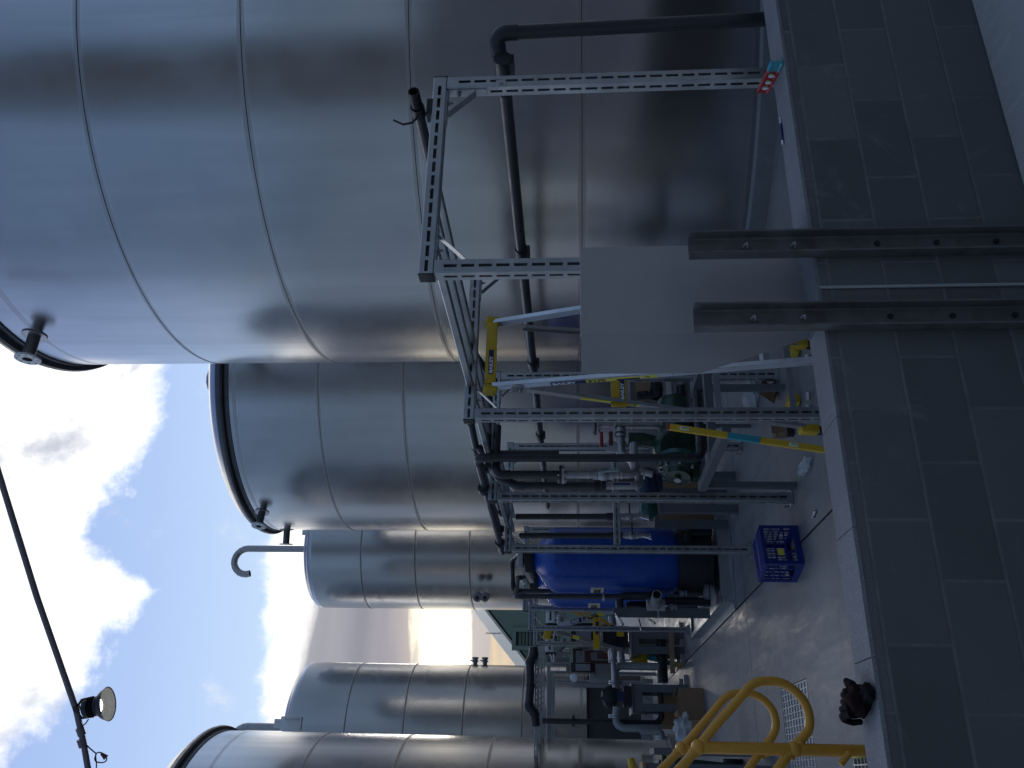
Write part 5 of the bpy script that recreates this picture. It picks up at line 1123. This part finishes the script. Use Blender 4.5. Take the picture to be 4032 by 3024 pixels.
stl('grey steel pipe leaving the larger round pump to the left and bending down', [zn(860, 500), zn(850, 830), zn(1000, 900), zn(1700, 910)], 14.2, .060, fl=[(*zn(840, 680), 'x')])
stl('grey pipe bending down in front of the thick black pipe', [zn(1300, 960), zn(1700, 960), zn(1720, 1110)], 14.0, .05, fl=[(*zn(1715, 1090), 'x')])
# long thin white-topped tube above the dark pump
stl('long pale tube lying slanted over the larger round pump', [zn(30, 70), zn(1100, 100)], 15.0, .045, mat='grey_pipe')
p = PY(*zl(1090, 1495), 14.9); o = MB().lathe([(.07, 0), (.06, .02), (.01, .03)], p, 14, (-.3, -1, .2)).build('white_cap', MAT['white_plastic']); tag(o, 'small white round cap above the far pumps', 'cap')
# second, smaller pump beside the far frames
lo, hi, zt2, T2_ = pump_set('carrying the smaller dark round pump between the far posts', None, None, (zm(700, 180), zm(850, 640), 14.3))
c = PY(*zm(220, 300), 14.6); rp = .20
PM2 = thing('round_pump', 'smaller dark round pump between the far frame posts', 'pump', (c.x, c.y, zt2), 'dark round pumps')
b = MB(); b.lathe([(rp*.6, -.2), (rp, -.16), (rp, .06), (rp*.7, .12)], c, 28, (.2, -1, 0)); b.build('pump_casing', MAT['dark_motor'], PM2)
b = MB(); a, e = PY(*zm(300, 330), 14.6), PY(*zm(640, 330), 14.6); b.box((c.x, 14.7, (a.z+e.z)/2), (.34, .3, abs(a.z-e.z))); b.build('pedestal', MAT['dark_motor'], PM2, smooth=False)
p = PY(*zm(480, 230), 14.5); MB().box(p, (.10, .05, .12)).build('yellow_tag', MAT['yellow_plastic'], PM2, smooth=False)
p = PY(*zm(95, 320), 14.45); MB().hollow(p-Z_*.02, p+Z_*.02, .11, .05, 18).build('inlet_flange', MAT['stainless_dull'], PM2)
# white actuators and bent hoses behind the vessel racks
def actuator(lb, px, py, Y, s=1.0):
    p = PY(px, py, Y); T = thing('valve_actuator', lb, 'valve actuator', p, 'white and black valve actuators')
    MB().box(p, (.24*s, .16, .15*s), bev=.015).build('white_cover', MAT['white_plastic'], T); MB().box(p+V((0, -.082, .0)), (.16*s, .006, .03*s)).build('slot', MAT['black'], T, smooth=False)
    for sx_ in (-1, 1): MB().box(p+V((sx_*.145*s, 0, -.02)), (.045*s, .15, .20*s), bev=.01).build('end_block', MAT['black'], T)
    b = MB(); b.lathe([(.05*s, -.28*s), (.05*s, -.16*s), (.08*s, -.14*s), (.08*s, -.07*s)], p, 16); b.build('stem', MAT['stainless_dull'], T)
actuator('white valve actuator high behind the blue vessels, right of the last frame posts', *zl(610, 245), 14.9)
actuator('white valve actuator high at the far end, left of the last frame post', *zl(595, 845), 16.2)
stl('pale bent pipe beside the upper white actuator', [zl(920, 225), zl(800, 225), zl(810, 390)], 14.6, .055, .12)
stl('grey pipe curving right below the lower white actuator', [zl(870, 700), zl(860, 850), zl(780, 930), zl(700, 935)], 16.0, .05, .14)
for x0, y0, x1, y1, lb in ((665, 595, 675, 700, 'thin white cable tail hanging under the orange cap'), (600, 1010, 645, 1170, 'thin white cable tail left of the lower actuator'), (670, 1010, 678, 1170, 'straight white cable tail beside the bent one')):
    b = MB(); b.tube([PY(*zl(x0, y0), 15.1), PY(*zl((x0+x1)/2+6, (y0+y1)/2), 15.1), PY(*zl(x1, y1), 15.1)], .012, 8); tag(b.build('cable_tail', MAT['white_plastic']), lb, 'cable', 'white cable tails')
# pale tank behind with boxes and brackets: the clutter of the far racks, each a thing of its own
stuff = [('control_box', 'dark flat control box behind the far stepladder', 'box', zl(1280, 610), 15.6, (.38, .12, .45), 'black'),
 ('control_box', 'black panel box below the far stepladder head', 'box', zm(480, 490), 15.4, (.16, .14, .55), 'black'),
 ('junction_box', 'grey square box hanging on the far frames', 'box', zl(1670, 1370), 15.9, (.36, .14, .46), 'grey_plastic'),
 ('junction_box', 'small grey box under the far beams beside the actuators', 'box', zl(770, 570), 15.5, (.12, .10, .14), 'grey_plastic'),
 ('junction_box', 'pale grey box at the foot of the flanged pipe', 'box', zl(1720, 990), 16.3, (.16, .12, .30), 'grey_plastic'),
 ('motor_block', 'dark square motor on the far racks', 'motor', zl(1230, 1090), 16.0, (.30, .25, .30), 'dark_motor'),
 ('motor_block', 'dark brown motor next to the red flange at the far end', 'motor', zl(1620, 1080), 15.8, (.20, .22, .55), 'red_brown'),
 ('motor_block', 'black motor low between the far frames', 'motor', zl(1270, 1300), 15.5, (.16, .2, .42), 'black'),
 ('motor_block', 'dark grey box on the far rack beams', 'motor', zl(1380, 1050), 15.9, (.2, .2, .2), 'galv_dark')]
for nm, lb, ct, px, Y, sz, mt_ in stuff:
    p = PY(*px, Y); T = thing(nm, lb, ct, p); MB().box(p, sz, bev=.012).build('housing', MAT[mt_], T)
    MB().box(p+V((0, -sz[1]/2-.004, 0)), (sz[0]*.7, .006, sz[2]*.6)).build('cover', MAT['galv_dark' if mt_ != 'grey_plastic' else 'galv'], T, smooth=False)
for x0, y0, x1, y1, Y, r, mt_, lb in ((860, 1000, 1030, 1000, 16.6, .045, 'stainless_dull', 'pale horizontal tube above the far motors'), (520, 1060, 1000, 1060, 17.4, .16, 'grey_pipe', 'fat grey upright pipe left of the lower actuator'), (1150, 870, 1480, 900, 16.8, .13, 'galv_dark', 'fat dark grey pipe under the far stepladder'), (930, 1300, 1060, 1310, 15.8, .06, 'galv_dark', 'short dark pipe stub between two far posts'), (1850, 180, 1890, 430, 15.0, .06, 'galv_dark', 'dark grey pipe crossing below the yellow ladder struts')):
    b = MB(); a, c = PY(*zl(x0, y0), Y), PY(*zl(x1, y1), Y); b.tube([a, c], r, 16); b.hollow(a, a+(c-a).normalized()*.04, r*1.3, r*.9, 16); tag(b.build('pipe_section', MAT[mt_]), lb, 'pipe', 'pipe sections of the far racks')
for (x0, y0), (x1, y1), Y, r, mt_, lb in ((zm(830, 260), zm(1250, 260), 15.2, .10, 'grey_paint', 'grey beam low behind the far frame posts'), (zm(500, 620), zm(530, 830), 15.0, .05, 'galv_dark', 'slim dark pipe below the far stepladder'), (zm(460, 785), zm(720, 770), 14.9, .012, 'stainless', 'thin bright rod low between the far pumps'), (zm(0, 690), zm(240, 690), 15.2, .05, 'red_brown', 'reddish pipe leading to the flanged riser')):
    b = MB(); b.tube([PY(x0, y0, Y), PY(x1, y1, Y)], r, 14); tag(b.build('pipe_section', MAT[mt_]), lb, 'pipe', 'pipe sections of the far racks')
p = PY(*zm(320, 660), 14.15); b = MB(); b.lathe([(.05, -.10), (.075, -.03), (.075, .05), (.05, .10)], p, 14, (1, 0, 0)); tag(b.build('check_valve', MAT['stainless_dull']), 'pale round check valve above the flanged riser', 'valve')
# louvred dark panels with pale diagonal straps behind the stands
for k, (y0, y1, lb) in enumerate(((2672, 2690, 'pale diagonally striped panel right of the far stand'), (2722, 2780, 'pale diagonally striped panel between the legs of the far stand'), (2808, 2835, 'pale diagonally striped panel left of the far stand'), (2880, 2915, 'pale diagonally striped panel next to the left edge tank'))):
    a, c = PY(2525, y0, 15.6), PY(2572, y1, 15.6); T = thing('striped_panel', lb, 'panel', (a+c)/2, 'diagonally striped panels')
    MB().box(((a.x+c.x)/2, 15.62, (a.z+c.z)/2), (abs(a.x-c.x), .02, abs(a.z-c.z))).build('board', MAT['grey_plastic'], T, smooth=False)
    n_ = max(1, int(abs(a.x-c.x)/.12))
    for q in range(n_): xx = min(a.x, c.x)+abs(a.x-c.x)*(q+.5)/n_; MB().box((xx, 15.6, (a.z+c.z)/2), (.012, .012, abs(a.z-c.z)*.9), (0, .6, 0)).build('diagonal_strap', MAT['galv'], T, smooth=False)
# ------------------------------------------------------------------ far stepladder (yellow)
L2 = thing('stepladder', 'aluminium stepladder with yellow struts at the far end between the frame posts', 'stepladder', PY(2600, 2490, 13.9), 'stepladders'); L2.location.z = 0
Yl = 13.95
def bar(nm, s0, s1, w, d, mat, Y0=Yl, Y1=Yl):
    a, c = PY(*zl(*s0), Y0), PY(*zl(*s1), Y1); b = MB(); rhs(b, a, c, d, w, (0, -1, 0)) if False else b.box((a+c)/2, ((c-a).length, d, w), M(((c-a).normalized(), Y_, (c-a).normalized().cross(Y_))).transposed()); return b.build(nm, MAT[mat], L2, smooth=False), a, c
o1, a, c = bar('front_rail', (760, 440), (1960, 120), .085, .04, 'alu')
d = (c-a).normalized(); up_ = V((0, -1, 0)).cross(d); up_ = -up_ if up_.x > 0 else up_
n0 = V((0, -.0215, 0))
tA = PY(*zl(1225, 320), Yl)+n0; tA = PY(*zl(1030, 375), Yl)+n0
w1_ = (PY(*zl(1245, 310), Yl)-PY(*zl(1030, 375), Yl)).length
upd = -d.cross(V((0, -1, 0))); upd = upd if upd.dot(V((1, 0, 0))) > 0 else -upd
xd = d
yd = V((0, -1, 0)).cross(xd)
plate(o1, a+d*((tA-a).dot(d)+w1_/2)+n0*1.02, xd, yd, w1_, .070, 'label_navy'); text_mesh('BAILEY', .070, MAT['white_ink'], o1, a+d*((tA-a).dot(d)+.015)+n0*1.12-yd*.024, xd, yd, bold=.002, sx=(w1_-.03)/.26)
tB = PY(*zl(1265, 300), Yl); text_mesh('P170', .080, MAT['label_navy'], o1, a+d*((tB-a).dot(d))+n0*1.10-yd*.026, xd, yd, bold=.003, sx=1.5)
tC = PY(*zl(1520, 220), Yl); plate(o1, a+d*(tC-a).dot(d)+n0*1.04, xd, yd, .28, .065, 'label_yellow'); plate(o1, a+d*((tC-a).dot(d)-.03)+n0*1.08-yd*.018, xd, yd, .16, .026, 'ink')
bar('rear_rail', (740, 560), (2060, 930), .06, .035, 'stainless_dull', Yl+.1, Yl+.5)
bar('head_bar', (1545, 265), (1548, 910), .10, .05, 'yellow_plastic', Yl-.1, Yl-.1)
for s0, s1 in (((1090, 150), (1290, 245)), ((1290, 160), (1420, 210)), ((1590, 275), (1840, 430)), ((1440, 320), (1660, 430))): bar('yellow_strut', s0, s1, .045, .03, 'yellow_rail', Yl+.12, Yl+.12)
a = PY(*zl(555, 600), Yl); MB().box(a, (.17, .09, .12), (0, .3, 0), .01).build('end_cap', MAT['yellow_plastic'], L2)
for py_ in (400, 560): p = PY(*zl(1560, py_), Yl-.14); MB().box(p, (.07, .004, .045)).build('small_badge', MAT['label_navy'], L2, smooth=False)
bar('rear_rail_label', (1070, 655), (1200, 690), .05, .002, 'label_yellow', Yl+.05, Yl+.05)
# the far level: grey with a cyan part and a yellow end, leaning to the floor
L3 = thing('long_level', 'long grey level with a cyan part and yellow end leaning at the far end', 'spirit level', PZ(2679, 2620, 0), 'long levels')
e0 = PZ(2681, 2622, 0.02); e1 = PY(2366, 2538, e0.y+.45); dd = (e1-e0).normalized(); LL = (e1-e0).length
def seg3(f0, f1, mat, nm): b = MB(); m_ = e0+dd*LL*(f0+f1)/2; sd_ = dd.cross(V((0, -1, 0))).normalized(); b.box(m_, (LL*(f1-f0)-.001, .085, .03), M((dd, sd_, dd.cross(sd_))).transposed(), .003); b.build(nm, MAT[mat], L3, smooth=False)
seg3(0, .055, 'yellow_level', 'end_piece'); seg3(.055, .50, 'cyan', 'cyan_band'); seg3(.50, 1, 'stainless_dull', 'level_body')
# yellow tag low between the far pumps
p = PY(*zm(880, 790), 14.9); T = thing('yellow_container', 'small yellow container low between the far pumps', 'container', p); MB().box(p, (.26, .2, .24), bev=.02).build('container_body', MAT['yellow_plastic'], T); MB().lathe([(.05, 0), (.05, .03)], p+V((0, 0, .12)), 14).build('lid', MAT['white_plastic'], T)
# ------------------------------------------------------------------ cardboard boxes, bin and odds at the left edge
cube_box('cardboard_box', 'open cardboard box with raised flaps on the floor behind the handrail loop', 'cardboard box', (2768, 2790), (.42, .38, .32), .25, 'cardboard', flaps=True, group='cardboard boxes on the floor')
cube_box('cardboard_box', 'closed cardboard box standing behind the open one', 'cardboard box', (2690, 2800), (.5, .4, .40), .1, 'cardboard', group='cardboard boxes on the floor')
cube_box('cardboard_box', 'small cardboard box with a crumpled bag, nearest the left edge tank', 'cardboard box', (2745, 2880), (.40, .35, .26), -.2, 'cardboard', flaps=True, group='cardboard boxes on the floor')
p = PZ(2700, 2870, .3); mm_ = blob((p.x, p.y, .32), (.16, .14, .12), 31, .7, 24, 14, fold=.06); tag(mm_.build('plastic_wrap', MAT['polythene']), 'crumpled clear plastic wrap on the boxes at the left', 'plastic wrap')
p = PZ(2935, 2990, 0)
WB = thing('wheelie_bin', 'dark green wheeled bin behind the handrail at the lower left edge', 'bin', (p.x-.25, 9.6, 0))
c = PY(2620, 3010, 9.6); bx = c.x-.22; ztb = PY(2605, 3000, 9.6).z
b = MB(); wv, dv_ = .58, .62
vs = [(bx+sx_*wv*.5*k_, 9.7+sy_*dv_*.5*k_, z_) for z_, k_ in ((.06, .80), (ztb-.04, 1.0)) for sx_, sy_ in ((-1, -1), (1, -1), (1, 1), (-1, 1))]
b.add(vs, [(0, 3, 2, 1), (4, 5, 6, 7), (0, 1, 5, 4), (1, 2, 6, 5), (2, 3, 7, 6), (3, 0, 4, 7)]); b.build('bin_body', MAT['bin_green'], WB, smooth=False)
b = MB(); b.box((bx, 9.68, ztb), (wv+.06, dv_+.08, .05), bev=.015); b.box((bx, 9.68, ztb+.03), (wv-.06, dv_-.06, .04), bev=.015); b.build('lid', MAT['bin_green'], WB)
b = MB(); b.tube([(bx-.22, 10.05, ztb-.02), (bx+.22, 10.05, ztb-.02)], .018, 10); b.build('handle', MAT['bin_green'], WB)
for s in (-1, 1): MB().lathe([(.10, -.025), (.10, .025)], (bx+s*.27, 9.98, .10), 20, (1, 0, 0)).build('wheel', MAT['rubber'], WB)
c = PY(*zn(1150, 1560), 8.2); b = MB(); 
b = MB(); b.tube([PY(*zn(1120, 1470), 8.2), PY(*zn(1140, 1560), 8.2), PY(*zn(1180, 1720), 8.2), PY(*zn(1220, 1900), 8.2)], .028, 12, r1=.04); o = b.build('yellow_hose', MAT['yellow_plastic']); tag(o, 'yellow rounded tool end in front of the left edge tank', 'tool')
c = PY(*zn(1450, 1600), 8.4); T = thing('tool_cart', 'dark steel cart end with an upright plate before the left edge tank', 'cart', (c.x-.3, 8.6, 0))
a0 = PY(*zn(1540, 1290), 8.5); a1 = PY(*zn(1320, 1540), 8.5)
MB().box((a0.x-.02, 8.6, (a0.z)/2+.0), (.05, .5, a0.z)).build('side_plate', MAT['grey_paint'], T, smooth=False); MB().box((a1.x-.5, 8.6, a1.z-.02), (1.0, .5, .03)).build('tray', MAT['cardboard'], T, smooth=False)
for yy in (8.37, 8.83): MB().box((a1.x-.95, yy, a1.z/2-.02), (.04, .04, a1.z-.05)).build('leg', MAT['grey_paint'], T, smooth=False)
for yy in (8.37, 8.83): MB().box((a1.x-.03, yy, a1.z/2-.02), (.04, .04, a1.z-.05)).build('leg', MAT['grey_paint'], T, smooth=False)
# small brass-coloured pull on the stair edge
p = PY(3325, 2985, 3.45); b = MB(); b.tube([PY(3310, 3010, 3.45), PY(3345, 2965, 3.45)], .012, 10); tag(b.build('hinge_rod', MAT['yellow_rail']), 'short worn yellow rod beside the grating step', 'rod')
